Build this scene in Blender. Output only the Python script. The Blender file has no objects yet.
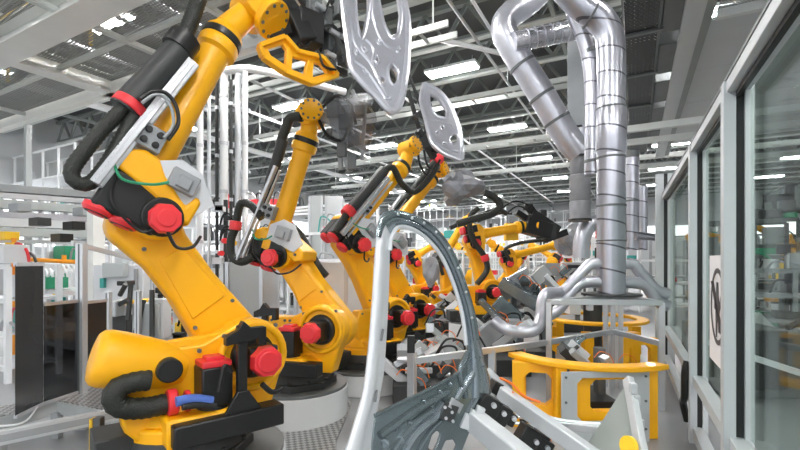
import bpy, bmesh, math, random
from mathutils import Vector, Matrix
random.seed(7)
SC = bpy.context.scene
COL = SC.collection
V3 = Vector
# ------------------------------------------------------------------ camera frame
F = 435.0; HZ = 261.0; CZ = 1.68
def P(px, py, d):
    return V3(((px-400)/F*d, d, CZ-(py-HZ)/F*d))
def PZ(px, py, z):
    d = (CZ-z)*F/(py-HZ); return P(px, py, d)
A_ = math.atan(235/435)
DD = V3((math.sin(A_), math.cos(A_), 0))      # hall's long direction
RR = V3((math.cos(A_), -math.sin(A_), 0))     # hall's cross direction
def RM(s, t, z=0.0):
    v = DD*s + RR*t; v.z = z; return v
ZU = V3((0, 0, 1))

# ------------------------------------------------------------------ materials
MT = {}
def mat(name, col, rough=.5, metal=0.0, var=.08, scale=6.0, bump=0.0, emit=None, coat=0.0, alpha=None, bscale=40):
    m = bpy.data.materials.new(name); m.use_nodes = True
    nt = m.node_tree; N = nt.nodes; L = nt.links
    b = N['Principled BSDF']
    b.inputs['Roughness'].default_value = rough
    b.inputs['Metallic'].default_value = metal
    b.inputs['Coat Weight'].default_value = coat
    tc = N.new('ShaderNodeTexCoord')
    ns = N.new('ShaderNodeTexNoise'); ns.inputs['Scale'].default_value = scale; ns.inputs['Detail'].default_value = 4
    L.new(tc.outputs['Object'], ns.inputs['Vector'])
    mr = N.new('ShaderNodeMapRange'); mr.inputs['To Min'].default_value = 1-var; mr.inputs['To Max'].default_value = 1+var
    L.new(ns.outputs['Fac'], mr.inputs['Value'])
    mx = N.new('ShaderNodeVectorMath'); mx.operation = 'SCALE'; mx.inputs[0].default_value = col[:3]
    L.new(mr.outputs[0], mx.inputs['Scale']); L.new(mx.outputs[0], b.inputs['Base Color'])
    if bump:
        n2 = N.new('ShaderNodeTexNoise'); n2.inputs['Scale'].default_value = bscale; L.new(tc.outputs['Object'], n2.inputs['Vector'])
        bp = N.new('ShaderNodeBump'); bp.inputs['Strength'].default_value = bump; bp.inputs['Distance'].default_value = .02
        L.new(n2.outputs['Fac'], bp.inputs['Height']); L.new(bp.outputs[0], b.inputs['Normal'])
    if emit:
        b.inputs['Emission Color'].default_value = (*emit[0], 1); b.inputs['Emission Strength'].default_value = emit[1]
    if alpha is not None: b.inputs['Alpha'].default_value = alpha
    MT[name] = m
    return m
mat('yellow', (1.0, .485, .003), .42, 0, .05, 3, coat=.12)
mat('yellow_flat', (.95, .60, .03), .5, 0, .08, 5)
mat('orange', (.95, .36, .02), .5)
mat('black', (.010, .0105, .010), .42, 0, .2)
mat('charcoal', (.034, .037, .036), .5, 0, .2)
mat('hose', (.018, .021, .016), .5, 0, .2, 30, bump=.4, bscale=90)
mat('red', (.82, .035, .045), .42, 0, .08, coat=.2)
mat('alu', (.62, .64, .66), .33, .75, .06)
mat('alu_mat', (.56, .59, .60), .5, .35, .06)
mat('steel', (.47, .49, .50), .32, .85, .15, 3)
mat('arch_steel', (.30, .35, .38), .25, .8, .15, 3, bump=.05, bscale=8)  # bare steel with dark reflections put into the base colour
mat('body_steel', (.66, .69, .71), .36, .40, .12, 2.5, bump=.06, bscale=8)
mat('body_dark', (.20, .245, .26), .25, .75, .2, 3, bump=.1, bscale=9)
mat('galv', (.54, .55, .60), .28, .6, .16, 7, bump=.12, bscale=14)
mat('foil', (.72, .72, .76), .26, .85, .12, 9, bump=.35, bscale=12)
mat('wall_paint', (.55, .57, .58), .6, 0, .08, .5)
mat('white', (.80, .82, .83), .5, 0, .05)
mat('pale', (.66, .68, .70), .55, 0, .06)
mat('grey', (.33, .35, .36), .55, 0, .08)
mat('grey_panel', (.46, .49, .49), .5, .1, .06, 2)
mat('dark_grey', (.13, .14, .14), .5, .1, .12)
mat('truss', (.25, .275, .26), .55, 0, .12, 2)
mat('truss_light', (.56, .59, .57), .5, 0, .08, 2)
mat('deck', (.07, .075, .075), .7, 0, .12, 1)
mat('beam_paint', (.78, .79, .76), .5, .0, .08, 2)
mat('concrete', (.30, .31, .32), .32, 0, .12, 2)
mat('pedestal', (.66, .68, .68), .5, 0, .08, 3)
mat('canvas', (.23, .235, .25), .75, 0, .15, 10, bump=.5, bscale=18)
mat('wrap', (.30, .31, .33), .34, .25, .2, 5, bump=.5, bscale=12)
mat('green', (.03, .32, .16), .45)
mat('teal', (.05, .38, .34), .5)
mat('blue', (.08, .16, .5), .5)
mat('cable', (.9, .2, .03), .5)
mat('lamp', (1, 1, 1), .5, emit=((1, .98, .97), 110.0))
mat('window_light', (1, 1, 1), .5, emit=((.95, .97, 1), 1.6))  # glow for panels added to brighten the hall
mat('screen', (.03, .032, .034), .14, 0, .3, 2)
mat('plate_green', (.36, .41, .385), .45, .2, .12, 4)
mat('sign_white', (.82, .80, .80), .4)
mat('sign_dark', (.06, .05, .05), .5)

def glass(name, tint, gloss, rough=.03):
    m = bpy.data.materials.new(name); m.use_nodes = True; nt = m.node_tree; N = nt.nodes; L = nt.links
    N.remove(N['Principled BSDF'])
    tr = N.new('ShaderNodeBsdfTransparent'); tr.inputs[0].default_value = (*tint, 1)
    gl = N.new('ShaderNodeBsdfGlossy'); gl.inputs['Roughness'].default_value = rough
    mx = N.new('ShaderNodeMixShader')
    ge = N.new('ShaderNodeNewGeometry'); dt = N.new('ShaderNodeVectorMath'); dt.operation = 'DOT_PRODUCT'
    L.new(ge.outputs['Normal'], dt.inputs[0]); L.new(ge.outputs['Incoming'], dt.inputs[1])
    ab = N.new('ShaderNodeMath'); ab.operation = 'ABSOLUTE'; L.new(dt.outputs['Value'], ab.inputs[0])
    iv = N.new('ShaderNodeMath'); iv.operation = 'SUBTRACT'; iv.inputs[0].default_value = 1; L.new(ab.outputs[0], iv.inputs[1])
    pw = N.new('ShaderNodeMath'); pw.operation = 'POWER'; pw.inputs[1].default_value = 4; L.new(iv.outputs[0], pw.inputs[0])
    ad = N.new('ShaderNodeMath'); ad.operation = 'MULTIPLY_ADD'; ad.use_clamp = True; ad.inputs[1].default_value = .35; ad.inputs[2].default_value = gloss
    L.new(pw.outputs[0], ad.inputs[0]); L.new(ad.outputs[0], mx.inputs[0])
    L.new(tr.outputs[0], mx.inputs[1]); L.new(gl.outputs[0], mx.inputs[2])
    L.new(mx.outputs[0], N['Material Output'].inputs[0]); MT[name] = m
glass('glass', (.80, .86, .83), .03, .05)
glass('smoke_glass', (.26, .265, .27), .03, .08)
glass('clear_film', (.80, .81, .83), .10, .2)

def grate(name, col, pitch, solid, metal=.6):
    """perforated sheet: holes cut by a procedural pattern"""
    m = mat(name, col, .45, metal); nt = m.node_tree; N = nt.nodes; L = nt.links
    b = N['Principled BSDF']; tc = [n for n in N if n.type == 'TEX_COORD'][0]
    sp = N.new('ShaderNodeSeparateXYZ'); L.new(tc.outputs['Object'], sp.inputs[0])
    outs = []
    for sgn in (1, -1):
        a = N.new('ShaderNodeMath'); a.operation = 'MULTIPLY_ADD'; a.inputs[1].default_value = sgn*1.6
        L.new(sp.outputs[1], a.inputs[0]); L.new(sp.outputs[0], a.inputs[2])
        d = N.new('ShaderNodeMath'); d.operation = 'DIVIDE'; d.inputs[1].default_value = pitch; L.new(a.outputs[0], d.inputs[0])
        f = N.new('ShaderNodeMath'); f.operation = 'FRACT'; L.new(d.outputs[0], f.inputs[0])
        c = N.new('ShaderNodeMath'); c.operation = 'LESS_THAN'; c.inputs[1].default_value = solid; L.new(f.outputs[0], c.inputs[0])
        outs.append(c)
    mx = N.new('ShaderNodeMath'); mx.operation = 'MAXIMUM'; L.new(outs[0].outputs[0], mx.inputs[0]); L.new(outs[1].outputs[0], mx.inputs[1])
    L.new(mx.outputs[0], b.inputs['Alpha'])
grate('mesh_sheet', (.30, .31, .30), .075, .46)
grate('mesh_tray', (.05, .053, .053), .12, .5)
def checker_plate():
    m = mat('checker_plate', (.46, .48, .49), .35, .7, .1, 4); nt = m.node_tree; N = nt.nodes; L = nt.links
    b = N['Principled BSDF']; tc = [n for n in N if n.type == 'TEX_COORD'][0]
    v = N.new('ShaderNodeTexChecker'); v.inputs['Scale'].default_value = 26; v.inputs[1].default_value = (1, 1, 1, 1); v.inputs[2].default_value = (.35, .35, .35, 1)
    mp = N.new('ShaderNodeMapping'); mp.inputs['Rotation'].default_value[2] = .5
    L.new(tc.outputs['Object'], mp.inputs[0]); L.new(mp.outputs[0], v.inputs[0])
    bp = N.new('ShaderNodeBump'); bp.inputs['Strength'].default_value = .7; bp.inputs['Distance'].default_value = .01
    L.new(v.outputs['Fac'], bp.inputs['Height']); L.new(bp.outputs[0], b.inputs['Normal'])
    mr = N.new('ShaderNodeMapRange'); mr.inputs[3].default_value = .28; mr.inputs[4].default_value = .62
    L.new(v.outputs['Fac'], mr.inputs[0]); cb = N.new('ShaderNodeCombineColor')
    for i in range(3): L.new(mr.outputs[0], cb.inputs[i])
    L.new(cb.outputs[0], b.inputs['Base Color'])
checker_plate()
def spiral(name, base):
    """wound sheet-metal duct: fine seams round the pipe along its local z"""
    m = mat(name, base, .28, .85, .14, 6); nt = m.node_tree; N = nt.nodes; L = nt.links
    b = N['Principled BSDF']; tc = [n for n in N if n.type == 'TEX_COORD'][0]
    sp = N.new('ShaderNodeSeparateXYZ'); L.new(tc.outputs['Object'], sp.inputs[0])
    a = N.new('ShaderNodeMath'); a.operation = 'MULTIPLY_ADD'; a.inputs[1].default_value = .25; L.new(sp.outputs[0], a.inputs[0]); L.new(sp.outputs[2], a.inputs[2])
    d = N.new('ShaderNodeMath'); d.operation = 'MULTIPLY'; d.inputs[1].default_value = 3.2; L.new(a.outputs[0], d.inputs[0])
    f = N.new('ShaderNodeMath'); f.operation = 'FRACT'; L.new(d.outputs[0], f.inputs[0])
    c = N.new('ShaderNodeMath'); c.operation = 'LESS_THAN'; c.inputs[1].default_value = .07; L.new(f.outputs[0], c.inputs[0])
    src = b.inputs['Base Color'].links[0].from_socket; mxx = N.new('ShaderNodeMix'); mxx.data_type = 'RGBA'; mxx.inputs[7].default_value = (.16, .16, .18, 1)
    L.new(c.outputs[0], mxx.inputs[0]); L.new(src, mxx.inputs[6]); L.new(mxx.outputs[2], b.inputs['Base Color'])
    bp = N.new('ShaderNodeBump'); bp.inputs['Strength'].default_value = .5; bp.inputs['Distance'].default_value = .03
    L.new(c.outputs[0], bp.inputs['Height']); L.new(bp.outputs[0], b.inputs['Normal'])
spiral('duct', (.47, .48, .53))

# ------------------------------------------------------------------ mesh builder (world coordinates)
def basis(z, hint=None):
    z = z.normalized()
    h = hint if hint is not None else (V3((0, 0, 1)) if abs(z.z) < .9 else V3((0, 1, 0)))
    x = h.cross(z)
    if x.length < 1e-6: x = V3((1, 0, 0)).cross(z)
    x.normalize(); y = z.cross(x)
    return x, y, z
class MB:
    def __init__(s): s.v = []; s.f = []
    def add(s, vs, fs):
        b = len(s.v); s.v += [V3(v) for v in vs]; s.f += [tuple(b+i for i in f) for f in fs]; return s
    def box(s, c, ex, ey, ez, X=None, Y=None, Z=None):
        """box with centre c and full sizes ex, ey, ez along X, Y, Z"""
        X = X or V3((1, 0, 0)); Y = Y or V3((0, 1, 0)); Z = Z or ZU
        vs = [c + X*(ex/2*i) + Y*(ey/2*j) + Z*(ez/2*k) for i in (-1, 1) for j in (-1, 1) for k in (-1, 1)]
        return s.add(vs, [(0, 1, 3, 2), (4, 6, 7, 5), (0, 4, 5, 1), (2, 3, 7, 6), (0, 2, 6, 4), (1, 5, 7, 3)])
    def bar(s, a, b, w, h=None, hint=None):
        """rectangular bar from a to b; w sideways, h upwards"""
        h = h or w; z = (b-a); n = z.length; x, y, z = basis(z, hint)
        return s.box((a+b)/2, w, h, n, x, y, z)
    def cyl(s, a, b, r, r2=None, n=20, caps=True, hint=None, ph=0):
        r2 = r if r2 is None else r2; x, y, z = basis(b-a, hint)
        vs = []
        for p, q in ((a, r), (b, r2)):
            for i in range(n):
                t = 2*math.pi*i/n+ph; vs.append(p + x*(q*math.cos(t)) + y*(q*math.sin(t)))
        fs = [(i, (i+1) % n, n+(i+1) % n, n+i) for i in range(n)]
        if caps: fs += [tuple(reversed(range(n))), tuple(range(n, 2*n))]
        return s.add(vs, fs)
    def lathe(s, a, axis, prof, n=24, hint=None):
        """prof: list of (distance along axis, radius)"""
        x, y, z = basis(axis, hint); vs = []
        for (h, r) in prof:
            for i in range(n):
                t = 2*math.pi*i/n; vs.append(a + z*h + x*(r*math.cos(t)) + y*(r*math.sin(t)))
        fs = []
        for k in range(len(prof)-1):
            fs += [(k*n+i, k*n+(i+1) % n, (k+1)*n+(i+1) % n, (k+1)*n+i) for i in range(n)]
        fs += [tuple(reversed(range(n))), tuple(range((len(prof)-1)*n, len(prof)*n))]
        return s.add(vs, fs)
    def tube(s, pts, r, n=12, smooth=True, step=6, ribs=0):
        """round tube along points, Catmull-Rom smoothed; r may be a list"""
        pts = [V3(p) for p in pts]; rs = r if isinstance(r, (list, tuple)) else [r]*len(pts)
        if smooth and len(pts) > 2:
            q, qr = [], []
            for i in range(len(pts)-1):
                p0 = pts[max(i-1, 0)]; p1 = pts[i]; p2 = pts[i+1]; p3 = pts[min(i+2, len(pts)-1)]
                for k in range(step):
                    t = k/step
                    q.append(.5*((2*p1) + (p2-p0)*t + (2*p0-5*p1+4*p2-p3)*t*t + (3*p1-p0-3*p2+p3)*t**3))
                    qr.append(rs[i]*(1-t)+rs[i+1]*t)
            q.append(pts[-1]); qr.append(rs[-1]); pts, rs = q, qr
        if ribs:
            tot = sum((pts[i+1]-pts[i]).length for i in range(len(pts)-1)); m = max(4, int(tot/ribs)); out = []; ro = []
            acc = 0; seg = 0; L0 = 0
            for k in range(m*2+1):
                d = tot*k/(m*2)
                while seg < len(pts)-2 and L0 + (pts[seg+1]-pts[seg]).length < d: L0 += (pts[seg+1]-pts[seg]).length; seg += 1
                l = (pts[seg+1]-pts[seg]).length or 1; t = min(1, (d-L0)/l)
                out.append(pts[seg].lerp(pts[seg+1], t)); ro.append((rs[seg]*(1-t)+rs[seg+1]*t)*(1.0 if k % 2 else .92))
            pts, rs = out, ro
        vs = []; fs = []; x = None
        for i, p in enumerate(pts):
            d = pts[min(i+1, len(pts)-1)]-pts[max(i-1, 0)]
            if d.length < 1e-9: d = V3((0, 0, 1))
            d.normalize()
            if x is None: x, y, _ = basis(d)
            else:
                x = x - d*x.dot(d); x.normalize(); y = d.cross(x)
            for k in range(n):
                t = 2*math.pi*k/n; vs.append(p + x*(rs[i]*math.cos(t)) + y*(rs[i]*math.sin(t)))
        for i in range(len(pts)-1):
            fs += [(i*n+k, i*n+(k+1) % n, (i+1)*n+(k+1) % n, (i+1)*n+k) for k in range(n)]
        fs += [tuple(reversed(range(n))), tuple(range((len(pts)-1)*n, len(pts)*n))]
        return s.add(vs, fs)
    def sheet(s, pts, ext, holes=()):
        """polygon (list of 3-D points, nearly flat) with holes, given thickness ext (vector)"""
        bm = bmesh.new(); edges = []
        loops = [list(pts)] + [list(h) for h in holes]
        for lp in loops:
            vs = [bm.verts.new(p) for p in lp]
            for i in range(len(vs)): edges.append(bm.edges.new((vs[i], vs[(i+1) % len(vs)])))
        if holes:
            bmesh.ops.triangle_fill(bm, use_beauty=True, use_dissolve=False, edges=edges)
        else:
            bm.faces.new(bm.verts[:])
        bm.verts.index_update(); bm.faces.index_update(); n = len(bm.verts)
        vs = [v.co.copy() for v in bm.verts]; fs = [tuple(v.index for v in f.verts) for f in bm.faces]
        bm.free()
        out = fs + [tuple(n+i for i in reversed(f)) for f in fs]
        o = 0
        for lp in loops:
            m = len(lp)
            for i in range(m):
                a, b = o+i, o+(i+1) % m; out.append((b, a, n+a, n+b))
            o += m
        return s.add(vs + [v+ext for v in vs], out)

def inv_of(root):
    return (Matrix.Translation(root.location) @ root.rotation_euler.to_matrix().to_4x4()).inverted()
def finish(name, mb, m, parent=None, bevel=0.0, root=None, smooth=40, loc=None, solid=None, subsurf=0, segs=2):
    vs = mb.v; me = bpy.data.meshes.new(name)
    ob = bpy.data.objects.new(name, me); COL.objects.link(ob)
    if parent is not None:
        r = parent
        while r.parent is not None: r = r.parent
        M = inv_of(r); ob.parent = parent
        vv = [M @ v for v in vs]
        if r is not None and parent is not r: pass
    else:
        if loc is None:
            lo = [min(v[i] for v in vs) for i in range(3)]; hi = [max(v[i] for v in vs) for i in range(3)]
            loc = V3(((lo[0]+hi[0])/2, (lo[1]+hi[1])/2, lo[2]))
        ob.location = loc; vv = [v-loc for v in vs]
    me.from_pydata([tuple(v) for v in vv], [], mb.f)
    bm = bmesh.new(); bm.from_mesh(me); bmesh.ops.recalc_face_normals(bm, faces=bm.faces); bm.to_mesh(me); bm.free()
    me.materials.append(MT[m])
    if smooth:
        for p in me.polygons: p.use_smooth = True
        me.set_sharp_from_angle(angle=math.radians(smooth))
    if bevel:
        b = ob.modifiers.new('edge', 'BEVEL'); b.width = bevel; b.segments = segs; b.limit_method = 'ANGLE'; b.angle_limit = math.radians(35)
        b.harden_normals = False
    if subsurf:
        u = ob.modifiers.new('sub', 'SUBSURF'); u.levels = subsurf; u.render_levels = subsurf
    return ob
def tag(o, label, cat, group=None):
    o['label'] = label; o['category'] = cat
    if group: o['group'] = group
    return o
def thing(name, label, cat, loc, rz=0, group=None):
    o = bpy.data.objects.new(name, None); COL.objects.link(o); o.location = loc; o.rotation_euler = (0, 0, rz); o.empty_display_size = .2
    return tag(o, label, cat, group)
def struct(name, mb, m, bevel=0, loc=None, smooth=40):
    o = finish(name, mb, m, bevel=bevel, loc=loc, smooth=smooth); o['kind'] = 'structure'; return o
def single(name, mb, m, label, cat, group=None, **k):
    return tag(finish(name, mb, m, **k), label, cat, group)
# ------------------------------------------------------------------ robots
def arc(cx, cy, r, a0, a1, n=10):
    return [(cx+r*math.cos(math.radians(a0+(a1-a0)*i/n)), cy+r*math.sin(math.radians(a0+(a1-a0)*i/n))) for i in range(n+1)]
class Rob: pass
def robot(label, J2, d, th, J3, W, WC, fp=None, balancer=False, detail=2, hoses=(), clamps=(), rails=(), top=None, fat=1.0, group=None, elbow_px=None, arm_px=None, arm_r=.215):
    th = math.radians(th)
    U = V3((math.cos(th), math.sin(th), 0)); V = V3((math.sin(th), -math.cos(th), 0))
    O = P(J2[0], J2[1], d); CAM = V3((0, 0, CZ))
    R = Rob(); R.O, R.U, R.V = O, U, V
    def A(px, py, v=0.0):
        r = P(px, py, 1.0)-CAM; p0 = O+V*v
        return CAM + r*((p0-CAM).dot(V)/r.dot(V))
    def uz(px, py, v=0.0):
        w = A(px, py, v)-O; return V3((w.dot(U), w.z))
    def q(u, v, z): return O+U*u+V*v+ZU*z
    R.A, R.q = A, q
    root = thing('industrial_robot', label, 'robot arm', q(-.39, 0, -.625), th, group); R.root = root
    bpy.context.view_layer.update()
    hi = detail >= 2
    def part(name, mb, m, par=None, bevel=0.0, **k): return finish(name, mb, m, par or root, bevel, **k)
    n = 32 if hi else 16
    # base casting
    mb = MB(); c = q(-.39, 0, -.625)
    mb.cyl(c, c+ZU*.07, .44, .44, n=8, hint=U, ph=math.pi/8)
    mb.lathe(c+ZU*.07, ZU, [(0, .40), (.11, .375), (.13, .35), (.16, .35)], n)
    if hi:
        for k in range(12):
            t = k*math.pi/6+.2; b = c+U*(.40*math.cos(t))+V*(.40*math.sin(t))+ZU*.07; mb.cyl(b, b+ZU*.03, .022, n=8)
    mb.box(q(-.80, 0, -.50), .25, .30, .22, U, V)
    part('base', mb, 'charcoal', bevel=.012)
    # turret
    mb = MB(); mb.cyl(q(-.39, 0, -.465), q(-.39, 0, -.36), .37, .37, n=n); mb.cyl(q(-.39, 0, -.36), q(-.39, 0, -.24), .35, .27, n=n)
    back = -.80 if balancer else -.62
    pl = arc(0, 0, .26, -35, 130, 12) + [(-.34, .12), (back, .12), (back-.05, -.05), (back+.02, -.36), (back+.10, -.45), (.12, -.45)]
    hole = arc(0, 0, .19, 0, 345, 14)
    mb.sheet([q(a, .02, b) for a, b in pl], V*.17)
    mb.sheet([q(a, .18, b) for a, b in arc(0, 0, .25, 0, 350, 24)], V*.05, [[q(a, .18, b) for a, b in arc(0, 0, .20, 0, 345, 20)]])
    mb.sheet([q(a, .10, b) for a, b in [(-.60, -.45), (-.05, -.45), (.02, -.33), (-.10, -.27), (-.60, -.27)]], V*.32)
    t = part('turret', mb, 'yellow', bevel=.018)
    if hi:
        for (a, b) in [(back+.04, .08), (back+.2, .08), (-.36, .08), (.17, .20), (-.2, .16)]: mb = MB(); mb.cyl(q(a, .18, b), q(a, .202, b), .015, n=8); part('bolt', mb, 'dark_grey', t, smooth=0)
    # J1 motor (upright, red lid)
    mb = MB(); mb.box(q(-.30, .29, -.13), .19, .19, .25, U, V); mb.cyl(q(-.30, .29, -.25), q(-.30, .29, -.40), .10, .13, n=n)
    m1 = part('motor', mb, 'black', bevel=.012)
    mb = MB(); mb.box(q(-.30, .29, .015), .18, .18, .04, U, V); mb.box(q(-.30, .29, .045), .11, .11, .03, U, V); part('motor_lid', mb, 'red', m1, .008)
    # J2 motor (sideways, red octagonal cap)
    mb = MB(); mb.cyl(q(0, .15, 0), q(0, .23, 0), .17, .15, n=n); mb.box(q(0, .31, 0), .19, .20, .19, U, V)
    m2 = part('motor', mb, 'black', bevel=.015)
    mb = MB(); mb.cyl(q(0, .40, 0), q(0, .47, 0), .112, .10, n=8, hint=ZU, ph=math.pi/8); mb.cyl(q(0, .47, 0), q(0, .482, 0), .075, .07, n=16)
    part('motor_cap', mb, 'red', m2, .012)
    # bracket with post
    if hi:
        mb = MB(); mb.box(q(-.24, .42, -.36), .68, .15, .14, U, V)
        part('fork_pocket', mb, 'black', bevel=.012)
        mb = MB(); pu = -.17 if balancer else -.50
        mb.box(q(pu, .44, -.03), .06, .05, .58, U, V); mb.sheet([q(a, .42, b) for a, b in [(pu-.11, .20), (pu-.04, .23), (pu, .29), (pu+.05, .24), (pu+.15, .24), (pu+.15, .12), (pu+.10, .12), (pu+.10, .17), (pu-.11, .14)]], V*.06)
        mb.sheet([q(a, .44, b) for a, b in [(pu-.12, -.30), (pu+.12, -.29), (pu+.035, -.16), (pu-.035, -.16)]], V*.03)
        part('bracket_post', mb, 'black', bevel=.006)
    # lower arm
    j3 = uz(*(arm_px or J3)); L = j3.length; e = j3/L; pn = V3((-e.y, e.x))
    def la(a, b, v): w = e*a+pn*b; return q(w.x, v, w.y)
    R.L = L
    AL = arm_r
    pl = arc(0, 0, .255, 110, 250, 12) + [(.30, -.20), (L*.55, -.17), (L*.85, -.17)] + arc(L, 0, AL, -75, 75, 8) + [(L*.8, .165), (L*.55, .165), (.30, .20)]
    mb = MB(); mb.sheet([la(a, b, -.24) for a, b in pl], V*.24)
    arm = part('lower_arm', mb, 'yellow', bevel=.05, segs=4)
    if hi:
        mb = MB(); pl2 = [(.42, -.13), (L*.8, -.09), (L*.8, .08), (.42, .14)]
        mb.sheet([la(a, b, -.002) for a, b in pl2], V*.014)
        part('cover_plate', mb, 'yellow', arm, bevel=.012)
        for a, b in [(.36, .16), (.36, -.15), (L*.9, .11), (L*.9, -.12)]: mb = MB(); mb.cyl(la(a, b, -.005), la(a, b, .012), .014, n=8); part('bolt', mb, 'dark_grey', arm, smooth=0)
    # balancer
    if balancer:
        b0 = uz(163, 365, .12); b1 = uz(94, 357, .12)
        ax = (b1-b0); ln = ax.length; ax = U*ax.x+ZU*ax.y; s = q(b0.x, .12, b0.y)
        mb = MB(); mb.lathe(s, ax, [(-.12, .11), (-.04, .145), (.02, .155), (ln-.14, .172), (ln-.05, .172), (ln-.015, .162), (ln+.004, .14), (ln+.012, .10)], 40)
        bl = part('balancer', mb, 'yellow', bevel=0)
        mb = MB(); mb.cyl(s+V*.12, s+V*.20, .075, n=24); part('pivot_cap', mb, 'black', bl, .01)
        mb = MB(); mb.sheet([q(a, .12, b) for a, b in [(b0.x-.10, b0.y+.05), (b0.x+.02, b0.y+.16), (b0.x+.35, b0.y+.18), (b0.x+.50, b0.y-.02), (b0.x+.42, b0.y-.30), (b0.x+.25, b0.y-.42), (b0.x+.16, b0.y-.40), (b0.x+.13, b0.y-.18), (b0.x-.06, b0.y-.13)]], V*.05)
        part('fork', mb, 'yellow', bevel=.012)
    # forearm frame
    j3 = uz(*J3)
    w2 = uz(*W); a2 = (w2-j3).normalized(); flip = 1 if th is not None and a2.x*1 - 0 > -2 else 1
    d2 = V3((-a2.y, a2.x)) * (-1 if top == 'below' else 1)
    E = j3+d2*.14; a2 = (w2-E); LW = a2.length; a2.normalize(); d2 = V3((-a2.y, a2.x)) * (-1 if top == 'below' else 1)
    def f(a, nn, v): w = E+a2*a+d2*nn; return q(w.x, v, w.y)
    R.f, R.LW = f, LW
    A3 = U*a2.x+ZU*a2.y; D3 = U*d2.x+ZU*d2.y
    mb = MB()
    pl = [(.09, .23), (.17, .22), (.24, .12), (.24, -.16), (.14, -.44), (.04, -.46), (.0, -.36), (.10, -.12)]
    if elbow_px: mb.sheet([A(a, b, .18) for a, b in elbow_px[0]], V*-.38)
    else: mb.sheet([f(a, b, -.20) for a, b in pl], V*.34)
    mb.cyl(f(0, -.16, -.26), f(0, -.16, .14), .15, n=n)
    eb = part('elbow', mb, 'yellow', bevel=.02)
    if hi:
        for a, b in [(.12, .2), (.16, .0)] if elbow_px else [(.12, .2), (.16, .0), (.11, .08), (.08, -.36), (.14, -.2)]: mb = MB(); mb.cyl(f(a, b, .13), f(a, b, .152), .015, n=8); part('bolt', mb, 'dark_grey', eb, smooth=0)
    if elbow_px:
        mb = MB(); mb.sheet([A(a, b, .165) for a, b in elbow_px[1]], V*-.33); mk = part('motor', mb, 'black', bevel=.02)
        for cx, cy in elbow_px[2]:
            mb = MB(); c0 = A(cx, cy, .075); mb.lathe(c0, -A3, [(-.02, .088), (.01, .09), (.03, .075)], 24); mb.lathe(c0-A3*.03, -A3, [(0, .05), (.01, .045)], 16); part('motor_cap', mb, 'red', mk)
            mb = MB(); mb.cyl(c0-A3*.031, c0-A3*.034, .066, n=20); part('motor_socket', mb, 'black', mk)
    for (nn, v) in () if elbow_px else ((.13, .05), (.13, -.12), (-.05, .06)):
        mb = MB(); mb.box(f(-.01, nn, v), .30, .17, .17, A3, D3, V); mk = part('motor', mb, 'black', bevel=.015)
        mb = MB(); c0 = f(-.16, nn, v); mb.lathe(c0, -A3, [(0, .084), (.025, .088), (.045, .070), (.047, .045)], 20); part('motor_cap', mb, 'red', mk, 0)
    mb = MB(); mb.box(f(-.02, -.17, .22), .15, .15, .14, A3, D3, V); mb.cyl(f(0, -.17, .15), f(0, -.17, .19), .125, n=n)
    m3 = part('motor', mb, 'black', bevel=.012)
    mb = MB(); mb.cyl(f(-.02, -.17, .27), f(-.02, -.17, .33), .10, .09, n=8, hint=ZU, ph=math.pi/8); mb.cyl(f(-.02, -.17, .33), f(-.02, -.17, .342), .058, .054, n=16)
    part('motor_cap', mb, 'red', m3, .012)
    if hi:
        mb = MB(); mb.sheet([f(a, b, .145) for a, b in [(.14, .02), (.30, .02), (.40, -.12), (.38, -.26), (.22, -.42), (.10, -.34)]], V*.016)
        vp = part('valve_plate', mb, 'pale', bevel=.004)
        mb = MB(); mb.box(f(.26, -.18, .19), .13, .17, .06, A3, D3, V); mb.box(f(.25, -.18, .23), .08, .08, .03, A3, D3, V); part('valve_block', mb, 'grey', vp, .006)
        mb = MB(); mb.box(f(.42, .09, .13), .15, .15, .12, A3, D3, V); cb = part('connector_box', mb, 'grey', bevel=.008)
        for i in range(2):
            for j in range(2): mb = MB(); c0 = f(.385+.07*i, .055+.07*j, .188); mb.cyl(c0, c0+V*.025, .022, .018, n=12); part('connector', mb, 'black', cb)
        mb = MB(); s0 = f(.30, .10, .26)
        mb.tube([f(.18, .20, .18), f(.10, .12, .2), f(.14, -.02, .23), f(.20, -.10, .26)], .009, 6); part('green_cable', mb, 'green')
        mb = MB(); mb.tube([f(.10, .15, .17), f(-.05, .10, .19), f(-.14, -.1, .2), f(-.05, -.18, .24)], .010, 6)
        mb.tube([f(-.08, -.2, .32), f(-.15, -.30, .28), f(-.1, -.40, .2), f(.0, -.44, .1)], .011, 6); part('motor_cable', mb, 'black')
    # forearm tube
    mb = MB(); mb.lathe(f(0, 0, 0), A3, [(.10 if elbow_px else .02, .15), (.16, .15), (.26, .12), (.40, .108), (LW-.22, .10), (LW-.13, .105), (LW-.11, .135), (LW-.05, .14), (LW-.03, .13)], n)
    part('forearm', mb, 'yellow')
    mb = MB(); mb.cyl(f(LW-.03, 0, 0), f(LW+.025, 0, 0), .138, n=n); part('flange_ring', mb, 'black', bevel=.006)
    wc = uz(*WC); wcp = q(wc.x, 0, wc.y); s = f(LW+.02, 0, 0)
    dr = (wcp-s); ln = max(dr.length, .12); dr.normalize()
    mb = MB(); mb.lathe(s, A3, [(0, .135), (.03, .13), (.07, .10), (.09, .09)], n); mb.cyl(s+A3*.06, wcp, .10, .085, n=n)
    mb.cyl(wcp-V*.13*fat, wcp+V*.13*fat, .125*fat, n=n)
    wr = part('wrist', mb, 'yellow', bevel=.01)
    fp = (fp or dr).normalized(); R.fp, R.wc = fp, wcp
    mb = MB(); mb.cyl(wcp, wcp+fp*.12*fat, .10*fat, n=n); mb.cyl(wcp+fp*.12*fat, wcp+fp*.17*fat, .125*fat, n=n); part('face_plate', mb, 'yellow', wr, .008)
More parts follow.
